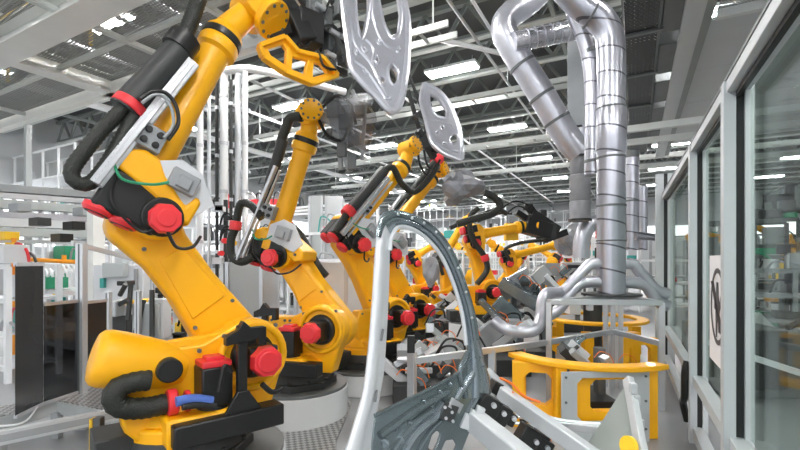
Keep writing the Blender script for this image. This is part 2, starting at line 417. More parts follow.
    if hi:
        mb = MB(); x, y, _ = basis(fp)
        for k in range(10):
            t = k*math.pi/5; mb = MB(); c0 = wcp+fp*.17*fat+x*(.10*fat*math.cos(t))+y*(.10*fat*math.sin(t)); mb.cyl(c0, c0+fp*.006, .014, n=8); part('bolt', mb, 'dark_grey', wr, smooth=0)
            if k % 2: mb = MB(); c0 = wcp+V*.13*fat+U*(.095*fat*math.cos(t))+ZU*(.095*fat*math.sin(t)); mb.cyl(c0, c0+V*.006, .012, n=8); part('bolt', mb, 'dark_grey', wr, smooth=0)
    for (pts, v, r, m, rb) in hoses:
        mb = MB(); mb.tube([A(a, b, v) if not isinstance(a, tuple) else A(*a, b) for a, b in pts], r, 12 if hi else 8, ribs=rb); part('hose', mb, m)
    for (x0, y0, x1, y1, v, r) in clamps:
        mb = MB(); mb.cyl(A(x0, y0, v), A(x1, y1, v), r, n=20 if hi else 10); part('hose_clamp', mb, 'red', bevel=.008)
    for (x0, y0, x1, y1, v, w) in rails:
        mb = MB(); mb.bar(A(x0, y0, v), A(x1, y1, v), w, w*.6, V)
        if hi: mb.bar(A(x0, y0, v+.03), A(x1, y1, v+.03), w*.4, w*.7, V); mb.bar(A(x0+4, y0+4, v-.02), A(x1+4, y1+4, v-.02), w*.3, w*.6, V)
        part('guide_rail', mb, 'alu', bevel=.004)
    return R
def pedestal(R, r, label, h=None, x=None):
    c = R.q(-.39, 0, -.625); c = V3((c.x, c.y, 0)); h = R.O.z-.625
    ob = thing('pedestal', label, 'pedestal', c)
    bpy.context.view_layer.update()
    mb = MB(); mb.cyl(c, c+ZU*(h-.03), r, n=40); finish('drum', mb, 'pedestal', ob, .01)
    mb = MB(); mb.cyl(c+ZU*(h-.03), c+ZU*h, r*.985, n=40); finish('top_plate', mb, 'dark_grey', ob, .004)
    return ob

R1 = robot('largest yellow robot arm, with a fat yellow balancer cylinder beside the grating walkway', (243, 351), 3.25, 40, (153, 215), (222, 40), (256, 6),
    fp=V3((.75, -.15, -.65)), balancer=True, fat=1.2, arm_px=(149, 226), arm_r=.235,
    elbow_px=([(115, 164), (126, 148), (146, 149), (160, 158), (166, 176), (186, 206), (198, 196), (202, 203), (188, 227), (168, 208), (140, 184)], [(114, 166), (90, 202), (104, 210), (126, 220), (150, 236), (168, 232), (182, 218), (160, 188)], [(99, 209), (124, 222)]),
    hoses=[([(181, 48), (152, 80), (124, 110)], .12, .088, 'charcoal', 0),
           ([(186, 38), (177, 50)], .12, .10, 'black', 0), ([(181, 46), (192, 18), (206, -22), (214, -60)], .12, .052, 'hose', .03),
           ([(124, 108), (104, 128), (84, 152), (72, 170), (76, 182), (90, 183), (104, 168), (120, 142), (135, 114)], .14, .043, 'hose', .03),
           ([(140, 100), (152, 92), (166, 93), (176, 106), (178, 124), (168, 140)], .24, .012, 'black', 0),
           ([(142, 103), (154, 95), (164, 97), (172, 110), (173, 126), (164, 138)], .26, .010, 'grey', 0),
           ([(150, 380), (136, 381), (121, 386), (114, 396), (121, 407), (145, 408), (172, 402)], .27, .066, 'hose', .035),
           ([(176, 402), (192, 399), (212, 401)], .42, .030, 'blue', 0), ([(182, 407), (198, 405), (216, 407)], .44, .022, 'black', 0),
           ([(232, 372), (225, 366), (222, 376), (219, 392)], .46, .014, 'black', 0), ([(262, 384), (272, 392), (282, 388)], .46, .018, 'black', 0)],
    clamps=[(133, 103, 127, 110, .12, .10), (167, 403, 177, 401, .30, .08), (185, 401, 190, 400, .32, .066)],
    rails=[(193, 62, 96, 184, .16, .075)])
print('LEN R1', round(R1.L, 2), round(R1.LW, 2))
R2 = robot('yellow robot arm just behind the largest one, its bolted wrist disc facing out', (329, 327), 4.7, -16, (283, 254), (306, 141), (311, 116),
    fp=V3((.2, -.95, .1)),
    hoses=[([(302, 117), (291, 118), (286, 128), (281, 142), (271, 182), (263, 204)], .14, .052, 'hose', 0),
           ([(283, 140), (268, 190)], .15, .06, 'charcoal', 0),
           ([(262, 218), (252, 206), (242, 203), (238, 212), (236, 226), (231, 240), (232, 256), (242, 262), (254, 256)], .2, .046, 'hose', .03),
           ([(286, 222), (298, 232), (308, 248), (318, 266), (326, 276)], -.3, .045, 'hose', 0)],
    clamps=[(236, 221, 235, 230, .2, .065), (284, 219, 290, 226, -.3, .06)],
    rails=[(276, 166, 237, 260, .2, .05)])
print('LEN R2', round(R2.L, 2), round(R2.LW, 2))
R3 = robot('third yellow robot arm in the row, partly hidden by the silver pillar', (388, 315), 6.2, 40, (352, 242), (402, 167), (409, 149),
    fp=V3((.6, -.5, .3)),
    hoses=[([(384, 170), (366, 192), (347, 214)], .12, .075, 'charcoal', 0), ([(384, 170), (393, 168), (402, 184), (414, 192), (428, 180), (438, 165)], .15, .045, 'hose', 0),
           ([(347, 214), (339, 226), (336, 232)], .12, .05, 'hose', 0)],
    clamps=[(351, 209, 346, 215, .12, .09)], rails=[(388, 178, 342, 234, .18, .075)])
R4 = robot('fourth yellow robot arm, just behind the third, raising a tool in a grey cover', (412, 308), 7.3, 40, (385, 252), (431, 179), (438, 171),
    fp=V3((.8, -.4, .2)),
    hoses=[([(436, 160), (424, 176), (408, 196), (392, 210)], .12, .055, 'hose', 0), ([(395, 255), (386, 262), (383, 250)], .2, .05, 'hose', 0)],
    clamps=[(440, 158, 434, 163, .12, .09)], rails=[(402, 195, 384, 220, .18, .06)])
print('LEN', round(R3.L, 2), round(R3.LW, 2), round(R4.L, 2), round(R4.LW, 2))
pedestal(R1, .66, 'low round white drum under the nearest robot arm')
pedestal(R2, .56, 'round white drum under the second robot arm')
pedestal(R3, .62, 'round white drum behind the silver pillar, under the third robot arm')
pedestal(R4, .55, 'round white drum under the fourth robot arm')
# middle distance robots
R5 = robot('yellow robot arm reaching right over the tooling, dark cable down its front', (490, 291), 9.3, 8, (474, 242), (521, 227), (530, 225), fp=V3((1, -.2, -.1)), detail=1,
    hoses=[([(478, 208), (470, 218), (472, 238), (484, 256), (487, 270), (477, 284)], .35, .06, 'hose', 0), ([(450, 228), (470, 219), (496, 210), (507, 214)], .2, .05, 'hose', 0)], clamps=[(484, 255, 486, 261, .35, .085)])
R6 = robot('small distant yellow robot arm reaching right toward a grey-wrapped gun', (519, 285), 12.5, 5, (508, 262), (556, 245), (568, 240), fp=V3((1, 0, -.2)), detail=1,
    hoses=[([(512, 262), (505, 250), (520, 243), (545, 240)], .3, .05, 'hose', 0)])
R7 = robot('distant yellow robot arm standing upright left of the reaching one', (452, 295), 11.5, 20, (446, 262), (462, 226), (468, 220), detail=1, hoses=[([(446, 255), (440, 262), (443, 275)], .3, .05, 'hose', 0)])
R8 = robot('distant yellow robot arm seen through the opening of the car side', (428, 288), 13.5, 30, (414, 262), (434, 245), (438, 238), detail=1)
R9 = robot('distant small yellow robot arm low behind the welding tooling', (505, 284), 13.5, 170, (515, 262), (497, 248), (492, 244), detail=1)
R10 = robot('far yellow robot arm between the reaching arm and the exhaust duct', (548, 282), 17, 150, (553, 262), (538, 248), (533, 246), detail=1)
R11 = robot('far yellow robot arm under the grey-wrapped tool', (470, 283), 16, 160, (476, 262), (462, 250), (458, 246), detail=1)
R12 = robot('far yellow robot arm at the very back, by the low white machines', (573, 276), 19, 12, (566, 258), (584, 248), (588, 246), detail=1)
for R, lb in ((R5, 'round drum under the robot arm reaching right'), (R6, 'small distant drum under the arm with the grey-wrapped gun'), (R7, 'distant drum under the upright robot arm'),
              (R8, 'distant drum seen through the car side opening'), (R9, 'distant drum low behind the welding tooling'), (R10, 'far drum left of the exhaust duct'),
              (R11, 'far drum under the grey-wrapped tool'), (R12, 'far drum at the very back by white machines')):
    pedestal(R, .5, lb)

# ---------------- tools in the robots' grip
def bar3(R, mb, a, b, v0, v1, w): mb.bar(R.A(*a, v0), R.A(*b, v1), w, w, R.V)
def R1tool():
    g = thing('gripper', 'black gripper frame with yellow ladder bracket on the nearest robot, holding the door panel', 'gripper', R1.A(300, 50, .1)); bpy.context.view_layer.update()
    mb = MB(); v = .05; T = .16
    out = [(259, 46), (284, 37), (297, 52), (322, 58), (337, 76), (312, 84), (284, 72), (263, 57)]
    h1 = [(268, 49), (283, 44), (287, 49), (286, 65), (271, 55)]; h2 = [(293, 56), (308, 60), (305, 74), (292, 69)]; h3 = [(314, 62), (322, 64), (328, 73), (313, 77)]
    rm = lambda L: [R1.A(a, b, v) for a, b in L]
    mb.sheet(rm(out), R1.V*-.05, [rm(h1), rm(h2), rm(h3)])
    for a, b in zip(out, out[1:]+out[:1]): mb.bar(R1.A(*a, v+.0), R1.A(*b, v+.0), .035, .07, R1.V)
    finish('ladder_bracket', mb, 'yellow', g, .006)
    mb = MB(); bar3(R1, mb, (272, -12), (296, 22), 0, 0, .14); bar3(R1, mb, (292, 14), (306, 44), .0, .05, .16); bar3(R1, mb, (268, 38), (300, 26), 0, 0, .09)
    mb.box(R1.A(307, 30, 0), .22, .2, .26, R1.U, R1.V); finish('tool_changer', mb, 'black', g, .015)
    mb = MB()
    for a, b in [((312, -8), (322, 60)), ((296, -10), (316, 20)), ((322, 8), (346, 60)), ((330, -5), (356, 40)), ((316, 40), (344, 30)), ((318, 62), (346, 74)), ((340, -8), (350, 66)), ((318, 12), (372, 6)), ((344, 22), (386, 30))]:
        bar3(R1, mb, a, b, -.05, -.12, .055)
    finish('frame', mb, 'charcoal', g, .006)
    for (x, y, w) in [(322, 18, .15), (334, 44, .17), (328, 62, .13), (342, 10, .14), (314, 6, .12), (346, 58, .13)]:
        mb = MB(); mb.box(R1.A(x, y, -.02), w, w*.7, w*1.1, R1.U, R1.V); mb.cyl(R1.A(x, y, .02), R1.A(x+5, y+9, .05), .035, n=12); finish('clamp', mb, 'dark_grey', g, .008)
    mb = MB()
    for pts in [[(308, 8), (316, 30), (306, 46), (298, 40)], [(330, 0), (322, 24), (336, 40), (330, 58)], [(318, 30), (334, 26), (344, 44)], [(336, 70), (324, 66), (318, 50)]]:
        mb.tube([R1.A(a, b, .08) for a, b in pts], .011, 6)
    finish('air_hose', mb, 'black', g)
    for (x, y) in [(320, 4), (334, 30), (330, 52), (345, 36)]: mb = MB(); mb.cyl(R1.A(x-4, y, .1), R1.A(x+5, y+5, .1), .022, n=10); finish('cylinder_rod', mb, 'alu', g)
R1tool()
def door_panel(label, pts, holes, pl0, nrm, ext, scale=1, ribs=(), group=None):
    CAM = V3((0, 0, CZ)); nrm = nrm.normalized()
    def A(px, py, off=0):
        r = P(px, py, 1)-CAM; p0 = pl0+nrm*off; return CAM+r*((p0-CAM).dot(nrm)/r.dot(nrm))
    t = thing('car_door_panel', label, 'car door panel', A(*pts[0])); bpy.context.view_layer.update()
    mb = MB(); mb.sheet([A(*p) for p in pts], nrm*ext, [[A(*p) for p in h] for h in holes]); finish('inner_skin', mb, 'foil' if 0 else 'galv', t, ext*.35)
    mb = MB(); L = pts+pts[:1]; mb.tube([A(*p, -.005) for p in L], ext*.75, 8, step=3); finish('rim_flange', mb, 'galv', t)
    for h in holes:
        mb = MB(); c = V3((sum(p[0] for p in h)/len(h), sum(p[1] for p in h)/len(h))); hh = [(c.x+(p[0]-c.x)*1.12, c.y+(p[1]-c.y)*1.12) for p in h]
        mb.tube([A(*p, -.006) for p in hh+hh[:1]], ext*.38, 6, step=3); finish('pressed_rim', mb, 'galv', t)
    for r_ in ribs:
        mb = MB(); mb.tube([A(*p, -.008) for p in r_], ext*.55, 8); finish('pressed_rib', mb, 'galv', t)
    return t, A
def ell(cx, cy, rx, ry, rot=0, n=12):
    rot = math.radians(rot)
    return [(cx+rx*math.cos(t)*math.cos(rot)-ry*math.sin(t)*math.sin(rot), cy+rx*math.cos(t)*math.sin(rot)+ry*math.sin(t)*math.cos(rot)) for t in [2*math.pi*i/n for i in range(n)]]
door_panel('large pale silver car door panel held up high by the nearest robot arm',
    [(342, -30), (343, 0), (346, 28), (350, 56), (352, 68), (364, 84), (378, 98), (390, 111), (398, 107), (403, 92), (406, 70), (408, 45), (408, 20), (404, 0), (400, -30)],
    [[(377, -18), (396, -18), (400, 12), (398, 32), (392, 36), (384, 20)], ell(393, 75, 4.6, 9.5, -8), ell(381, 81, 4.2, 4.4, 20), ell(376, 59, 2.0, 4.6, -20), ell(380, 42, 2.2, 2.6), [(356, -16), (368, -16), (368, 10), (362, 36), (357, 16)], ell(349, 30, 1.0, 2.2), ell(356, 52, 1.2, 2.6, -20), ell(366, 72, 1.4, 2.8, -40), ell(398, 50, 1.5, 2.5), ell(388, 98, 2, 1.6, 20), ell(364, 50, 1.8, 3, -30)],
    P(376, 50, 3.15), V3((.45, -1, .35)), -.035, ribs=[[(372, -20), (374, 20), (384, 44), (398, 50)], [(352, 60), (366, 70), (384, 96)], [(350, 20), (356, 46), (372, 66), (386, 100)], [(366, 40), (374, 50), (372, 66)]])
door_panel('smaller pale car door panel held by the third robot arm',
    [(424, 84), (432, 87), (441, 93), (449, 103), (455, 116), (460, 132), (462, 158), (452, 157), (440, 151), (431, 141), (426, 120), (421, 100)],
    [[(430, 94), (439, 99), (446, 110), (446, 117), (437, 115), (431, 106)], ell(454, 139, 4, 4.6, 20), ell(442, 128, 1.5, 2), ell(437, 133, 1.3, 1.8), ell(444, 144, 1.6, 1.2)],
    P(442, 122, 6.1), V3((.2, -1, .25)), -.045, ribs=[[(428, 118), (438, 121), (452, 126)], [(430, 138), (444, 148), (458, 152)]])
# R2 gripper
def simple_tool(R, label, name, bars, boxes, m1, m2, c, hoses=(), extra=None):
    g = thing(name, label, 'welding tool', R.A(*c, 0)); bpy.context.view_layer.update()
    mb = MB()
    for a, b, w in bars: mb.bar(R.A(*a, .0), R.A(*b, -.05), w, w, R.V)
    finish('frame', mb, m1, g, .006)
    for x, y, w, h in boxes:
        mb = MB(); s = (R.A(x, y)-V3((0, 0, CZ))).length/F
        mb.box(R.A(x, y, 0), w*s, w*s*.6, h*s, R.U, R.V); finish('clamp', mb, m2, g, .008)
    for pts in hoses:
        mb = MB(); mb.tube([R.A(a, b, .05) for a, b in pts], .018, 6); finish('air_hose', mb, 'black', g)
    return g
g2 = simple_tool(R2, 'hanging grey gripper with film-covered plates on the second robot arm', 'gripper',
    [((316, 116), (340, 122), .10), ((324, 118), (345, 134), .05), ((336, 92), (341, 170), .045), ((352, 90), (366, 120), .04), ((330, 132), (366, 150), .05), ((340, 142), (350, 172), .05), ((322, 124), (316, 100), .04), ((334, 100), (372, 104), .035), ((366, 96), (362, 160), .035)],
    [(334, 110, 12, 16), (346, 122, 12, 14), (342, 150, 9, 14), (352, 162, 8, 16), (358, 112, 14, 10), (330, 134, 7, 10), (355, 140, 12, 10)], 'grey', 'dark_grey', (340, 120),
    hoses=[[(318, 118), (328, 136), (342, 140), (350, 126)], [(322, 108), (336, 96), (350, 104), (356, 124)]])
for pts in ([(337, 97), (372, 92), (377, 120), (368, 152), (340, 140)], [(326, 104), (350, 99), (358, 140), (332, 132)]):
    mb = MB(); mb.sheet([R2.A(a, b, .12) for a, b in pts], R2.V*.012); finish('film_cover', mb, 'clear_film', g2)
simple_tool(R3, 'dark gripper linking the third robot arm to its door panel', 'gripper',
    [((412, 148), (430, 138), .16), ((418, 130), (434, 158), .09), ((424, 110), (440, 150), .08), ((406, 66), (436, 148), .035), ((414, 118), (430, 104), .07), ((408, 90), (420, 132), .05)],
    [(421, 141, 9, 9), (428, 128, 7, 10), (425, 115, 6, 8), (434, 150, 8, 6)], 'charcoal', 'black', (424, 138), hoses=[[(418, 146), (420, 165), (430, 176), (440, 160)], [(424, 150), (428, 166), (440, 172)]])
simple_tool(R5, 'dark welding tool on the arm reaching right over the tooling', 'welding_tool',
    [((524, 225), (548, 232), .34), ((530, 215), (556, 232), .25), ((528, 206), (540, 222), .14), ((516, 212), (532, 222), .12), ((545, 240), (566, 232), .14)],
    [(534, 222, 14, 13), (546, 231, 16, 15), (528, 207, 8, 6), (543, 213, 6, 6)], 'black', 'charcoal', (545, 230), hoses=[[(500, 210), (512, 202), (524, 203), (534, 210)], [(506, 214), (518, 206), (530, 212)], [(478, 222), (498, 214), (512, 214)]])
def blob(name, label, c, rx, ry, rz, seed, m='wrap', cat='tool cover', amp=.22):
    bm = bmesh.new(); bmesh.ops.create_icosphere(bm, subdivisions=3, radius=1.0); rnd = random.Random(seed)
    dirs = [(V3((rnd.gauss(0, 1), rnd.gauss(0, 1), rnd.gauss(0, 1))).normalized(), rnd.uniform(-amp, amp)) for _ in range(60)]
    mb = MB(); vs = []
    for v in bm.verts:
        k = 1+sum(w*max(0, v.co.normalized().dot(d)-.80)*6 for d, w in dirs)+rnd.uniform(-.07, .07); k *= 1-.25*max(0, -v.co.z); vs.append(c+V3((v.co.x*rx*k, v.co.y*ry*k, v.co.z*rz*k)))
    mb.add(vs, [tuple(v.index for v in f_.verts) for f_ in bm.faces]); bm.free()
    return single(name, mb, m, label, cat, smooth=16)
blob('wrapped_tool', 'crumpled grey protective cover over the fourth robot arm tool', P(462, 187, 6.9), .34, .30, .27, 3)
blob('wrapped_tool', 'small grey-wrapped welding gun beside the exhaust duct', P(572, 243, 12), .5, .4, .42, 5)
blob('wrapped_tool', 'grey bag hanging over a tool seen inside the car side opening', P(430, 270, 9.5), .17, .16, .36, 9)
mb = MB(); mb.tube([P(484, 193, 6.9), P(494, 197, 6.9), P(500, 206, 6.9), P(492, 214, 6.9), P(474, 219, 6.8), P(457, 224, 6.8)], .06, 10)
single('dress_hose', mb, 'hose', 'black hose curving down from the crumpled grey tool cover', 'hose')
# ------------------------------------------------------------------ hall shell
def rbar(mb, s0, t0, z0, s1, t1, z1, w, h): mb.bar(RM(s0, t0, z0), RM(s1, t1, z1), w, h, ZU); return mb
CE = 7.22
mb = MB(); S0, S1, T0, T1 = -9, 46, -24, 15
mb.sheet([RM(S0, T0, -.1), RM(S1, T0, -.1), RM(S1, T1, -.1), RM(S0, T1, -.1)], ZU*.1); struct('floor', mb, 'concrete', smooth=0)
mb = MB(); mb.sheet([RM(S0, T0, CE+1.1), RM(S1, T0, CE+1.1), RM(S1, T1, CE+1.1), RM(S0, T1, CE+1.1)], ZU*.15); struct('ceiling', mb, 'deck', smooth=0)
mb = MB(); mb.sheet([RM(S1, T0, 0), RM(S1, T1, 0), RM(S1, T1, CE+1.1), RM(S1, T0, CE+1.1)], DD*.2); struct('wall_back', mb, 'wall_paint', smooth=0)
mb = MB(); mb.sheet([RM(S0, T0, 0), RM(S1, T0, 0), RM(S1, T0, CE+1.1), RM(S0, T0, CE+1.1)], -RR*.2); struct('wall_left', mb, 'wall_paint', smooth=0)
mb = MB(); mb.sheet([RM(S0, T1, 0), RM(S1, T1, 0), RM(S1, T1, CE+1.1), RM(S0, T1, CE+1.1)], RR*.2); struct('wall_right', mb, 'wall_paint', smooth=0)
for i in range(7):
    s = 2+i*6.2
    mb = MB(); c = RM(s, T0+.06, 3.6); mb.box(c, 4.6, 2.6, .05, DD, ZU, RR); o = struct('window_%d' % (i+1), mb, 'window_light', smooth=0)  # glowing panel added on the left wall as daylight fill
    mb = MB()
    for k in range(-2, 3): mb.box(c+DD*(k*1.15)+RR*.05, .05, 2.6, .06, DD, ZU, RR)
    for k in (-1.3, 0, 1.3): mb.box(c+ZU*k+RR*.05, 4.7, .08, .06, DD, ZU, RR)
    struct('window_frame', mb, 'pale', smooth=0)
for i in range(5):
    t = -20+i*7.2
    mb = MB(); c = RM(S1-.06, t, 4.2); mb.box(c, 5.2, 1.3, .05, RR, ZU, DD); struct('window_%d' % (i+8), mb, 'window_light', smooth=0)  # glowing panels added on the back wall to lighten the far end
# roof trusses, one object each
STEP = .375*5.5
tr = None
def truss(k):
    s = k*STEP; a, b = -23.8, 14.8; mb = MB()
    rbar(mb, s, a, CE, s, b, CE, .05, .16); rbar(mb, s, a, CE+.9, s, b, CE+.9, .16, .12)
    t = a; j = 0; st = 1.15
    while t < b-st:
        rbar(mb, s, t, CE+.04, s, t+st/2, CE+.86, .08, .08); rbar(mb, s, t+st/2, CE+.86, s, t+st, CE+.04, .08, .08); t += st
    o = struct('roof_beam', mb, 'truss', smooth=0, loc=RM(s, 0, CE))
    m2 = MB(); rbar(m2, s, a, CE-.06, s, b, CE-.06, .17, .05); f = finish('beam_flange', m2, 'truss_light', o, smooth=0); return o, f
for k in range(-1, 22): truss(k)
for t in (-19, -13.2, -7.4, -1.6, 3.2, 9.6):
    mb = MB(); rbar(mb, S0, t, CE-.02, S1, t, CE-.02, .09, .10); rbar(mb, S0, t, CE+.7, S1, t, CE+.7, .09, .1)
    s = S0
    while s < 30: rbar(mb, s, t, CE, s+.9, t, CE+.68, .05, .05); s += 1.8
    struct('roof_beam', mb, 'truss', smooth=0)
# service lines slung under the trusses
for t, z, r, m in ((-11.4, 6.7, .05, 'white'), (-9.0, 6.5, .04, 'white'), (-6.3, 6.75, .04, 'white'), (-3.1, 6.6, .035, 'alu'), (-2.7, 6.6, .035, 'alu'), (-.6, 6.5, .04, 'white'), (-15, 6.6, .12, 'white')):
    mb = MB(); mb.cyl(RM(-4, t, z), RM(40, t, z), r, n=8)
    for s in range(0, 38, 6): mb.cyl(RM(s, t, z), RM(s, t, CE-.12), .012, n=6)
    tag(finish('service_pipe', mb, m), {-11.4: 'thin white pipe under the roof beyond the mesh platform, leftmost thin run', -9.0: 'thin white pipe running back over the first robot row', -6.3: 'thin white pipe slung beside the conduit poles', -3.1: 'twin silver pipe run under the roof, the left one',
        -2.7: 'twin silver pipe run under the roof, the right one', -.6: 'slim white pipe crossing behind the smaller door panel', -15: 'fat white pipe high at the far left'}[t], 'pipe', 'overhead service pipes')
for s, t0, t1, z in ((7.4, -9, -3, 6.02), (11.2, -12, 0, 6.1), (16.0, -14, -.5, 6.1), (21, -16, 6, 6.1)):
    mb = MB()
    for dt in (0, .45): rbar(mb, s+dt, t0, z, s+dt, t1, z, .05, .12)
    t = t0
    while t < t1: rbar(mb, s, t, z-.02, s+.45, t, z-.02, .05, .04); t += .9
    for t in (t0+.3, (t0+t1)/2, t1-.3): rbar(mb, s, t, z, s, t, CE, .03, .03)
    single('cable_ladder', mb, 'truss_light', {7.4: 'pale cable ladder crossing above the third robot, nearest of four', 11.2: 'pale cable ladder across the roof, second from the camera', 16.0: 'pale cable ladder across the roof, third from the camera', 21: 'pale cable ladder across the roof, farthest of four'}[s], 'cable ladder', 'roof cable ladders')
# lamps
H = 5.5
ci = 0
for ti, t in enumerate((-.82, -1.88, -2.95, .26, 1.35)):
    for k in range(-2, 6):
        s = (.985+1.085*k)*H; tt = t*H
        if s > 42: continue
        c = RM(s, tt, CE-.22)
        ln = ['first row right of the duct', 'second', 'third'][0]
        row = {0: 'row in line with the smaller door panel', 1: 'row above the robots', 2: 'row by the left wall', 3: 'row above the glass screen', 4: 'row beyond the glass screen'}[ti]
        nth = ['last out of view', 'first out of view', 'nearest in view', 'second', 'third', 'fourth', 'fifth', 'sixth'][k+2]
        o = thing('ceiling_light', 'ceiling light, %s in the %s' % (nth, row), 'ceiling light', c, 0, 'ceiling lights'); bpy.context.view_layer.update()
        mb = MB(); mb.box(c+ZU*.05, 1.5, .46, .08, RR, DD); finish('housing', mb, 'white', o, smooth=0)
        mb = MB(); mb.box(c-ZU*.0, 1.42, .40, .03, RR, DD); finish('diffuser', mb, 'lamp', o, smooth=0)
        for dt in (-.6, .6): mb = MB(); mb.cyl(c+RR*dt+ZU*.08, c+RR*dt+ZU*.3, .008, n=6); finish('hanger', mb, 'alu', o, smooth=0)
# ------------------------------------------------------------------ mesh platform overhead, upper left
MZ = 4.43
pf = thing('mesh_platform', 'overhead steel mesh platform filling the upper left, on grey beams', 'platform', RM(4.0, -3.2, MZ)); bpy.context.view_layer.update()
for (s0, s1, t0, t1) in ((2.75, 4.0, -16, -7.75), (2.75, 4.0, -7.5, -3.2), (-.2, 2.4, -7.5, -6.02), (-.2, 2.4, -5.75, -4.3), (-.2, 2.4, -4.2, -3.2), (-.2, 2.4, -14, -7.75), (-5, -.4, -14, -3.2)):
    mb = MB(); mb.sheet([RM(s0, t0, MZ+.18), RM(s1, t0, MZ+.18), RM(s1, t1, MZ+.18), RM(s0, t1, MZ+.18)], ZU*.004); finish('mesh_panel', mb, 'mesh_sheet', pf, smooth=0)
def ibeam(a, b, h, w, par, name='beam', m='beam_paint'):
    mb = MB(); mb.bar(a, b, w, .03, ZU); up = ZU*h; mb.bar(a+up, b+up, w, .03, ZU); mb.bar(a+up/2, b+up/2, .03, h, ZU); return finish(name, mb, m, par, smooth=0, bevel=.004)
ibeam(RM(-5, -7.6, MZ), RM(4.1, -7.6, MZ), .26, .26, pf); ibeam(RM(2.58, -16, MZ-.02), RM(2.58, -3.2, MZ-.02), .26, .36, pf)
ibeam(RM(4.05, -16, MZ), RM(4.05, -3.1, MZ), .22, .14, pf); ibeam(RM(1.0, -14, MZ+.1), RM(1.0, -3.2, MZ+.1), .16, .12, pf); ibeam(RM(-.3, -14, MZ), RM(-.3, -3.2, MZ), .26, .3, pf)
ibeam(RM(-5, -3.15, MZ), RM(4.1, -3.15, MZ), .22, .12, pf)
for t in (-5.83, -4.25, -10.5, -12.8):
    mb = MB(); rbar(mb, -.2, t, MZ+.12, 4.0, t, MZ+.12, .07, .06); finish('cross_member', mb, 'truss_light', pf, smooth=0)
for s in (3.3,): mb = MB(); rbar(mb, s, -16, MZ+.13, s, -3.2, MZ+.13, .06, .05); finish('cross_member', mb, 'truss_light', pf, smooth=0)
for z in (MZ+.75, MZ+1.25):
    mb = MB(); mb.cyl(RM(3.2, -15, z), RM(3.2, -5.5, z), .028, n=8); finish('guard_rail', mb, 'yellow_flat', pf)
for t in (-14, -11.5, -9, -6.5): mb = MB(); mb.cyl(RM(3.2, t, MZ+.18), RM(3.2, t, MZ+1.25), .025, n=8); finish('rail_post', mb, 'yellow_flat', pf)
for t, z in ((-6.6, MZ+.5), (-5.2, MZ+.42)): mb = MB(); mb.cyl(RM(-.2, t, z), RM(3.9, t, z), .05, n=8); finish('pipe', mb, 'alu', pf)
# second mesh at right top
pf2 = thing('mesh_platform', 'mesh platform piece at the top right, above the flat ceiling panels', 'platform', RM(5, 2, 5.8)); bpy.context.view_layer.update()
mb = MB(); mb.sheet([RM(2, 1.25, 6.02), RM(9.2, 1.25, 6.02), RM(9.2, 8, 6.02), RM(2, 8, 6.02)], ZU*.004); finish('mesh_panel', mb, 'mesh_sheet', pf2, smooth=0)
mb = MB(); rbar(mb, 9.25, 1.25, 5.97, 9.25, 8, 5.97, .1, .2); finish('edge_beam', mb, 'truss_light', pf2, smooth=0)
for i, s in enumerate((9.4, 11.7, 14.0, 16.4)):
    mb = MB(); mb.sheet([RM(s, 1.16, 5.94), RM(s+2.29, 1.16, 5.94), RM(s+2.29, 7.5, 5.94), RM(s, 7.5, 5.94)], ZU*.06)
    single('ceiling_panel', mb, 'grey_panel', 'flat grey panel hung at upper right, %s of four going back' % ['nearest', 'second', 'third', 'farthest'][i], 'ceiling panel', 'flat hung panels at upper right', bevel=.01, smooth=0)
mb = MB(); rbar(mb, 2, .86, 5.84, 20, .86, 5.84, .3, .12); single('support_beam', mb, 'grey_panel', 'long grey beam overhead between the mesh tray and the flat panels', 'beam', smooth=0)
mb = MB(); rbar(mb, 2, 1.08, 5.92, 20, 1.08, 5.92, .15, .2); single('support_beam', mb, 'truss', 'thin dark beam along the edge of the flat hung panels', 'beam', smooth=0)
ct = thing('cable_tray', 'wide dark mesh cable tray running back beside the big vertical duct', 'cable tray', RM(5, .1, 5.82)); bpy.context.view_layer.update()
mb = MB(); mb.sheet([RM(2, -.16, 5.82), RM(19, -.16, 5.82), RM(19, .36, 5.82), RM(2, .36, 5.82)], ZU*.005); finish('mesh_floor', mb, 'mesh_tray', ct, smooth=0)
for t in (-.18, .38): mb = MB(); rbar(mb, 2, t, 5.86, 19, t, 5.86, .03, .14); finish('side_rail', mb, 'dark_grey', ct, smooth=0)
mb = MB()
for t, z in ((-.1, 5.86), (-.03, 5.87), (.05, 5.86), (.12, 5.88), (.2, 5.86), (.28, 5.87)): mb.cyl(RM(2, t, z), RM(19, t, z), .028, n=6)
o = finish('cable', mb, 'charcoal', ct); o['kind'] = 'stuff'
for i, s in enumerate((8.6, 10.6, 12.6, 14.6, 17)):
    mb = MB(); mb.box(RM(s, .58, 6.12), .34, 1.5, .5, RR, DD); single('ventilation_box', mb, 'dark_grey', 'dark box section between mesh tray and grey beam, %s going back' % ['first', 'second', 'third', 'fourth', 'fifth'][i], 'duct', 'dark box sections', bevel=.02)
for i, s in enumerate((5.5, 7.2, 9, 11, 13.2, 15.5)):
    mb = MB(); rbar(mb, s, -.24, 5.80, s, .44, 5.80, .08, .05); finish('bracket', mb, 'dark_grey', ct, smooth=0)
for i, (s, t0, t1, z) in enumerate(((12.4, -1.2, 4.5, 5.0), (14.2, -1.0, 4.8, 5.1), (17.0, -1.5, 5, 4.9))):
    mb = MB(); rbar(mb, s, t0, z, s, t1, z, .14, .16); single('support_beam', mb, 'truss_light', 'pale cross beam behind the big duct, %s' % ['lowest and nearest', 'middle one', 'farthest one'][i], 'beam', smooth=0)
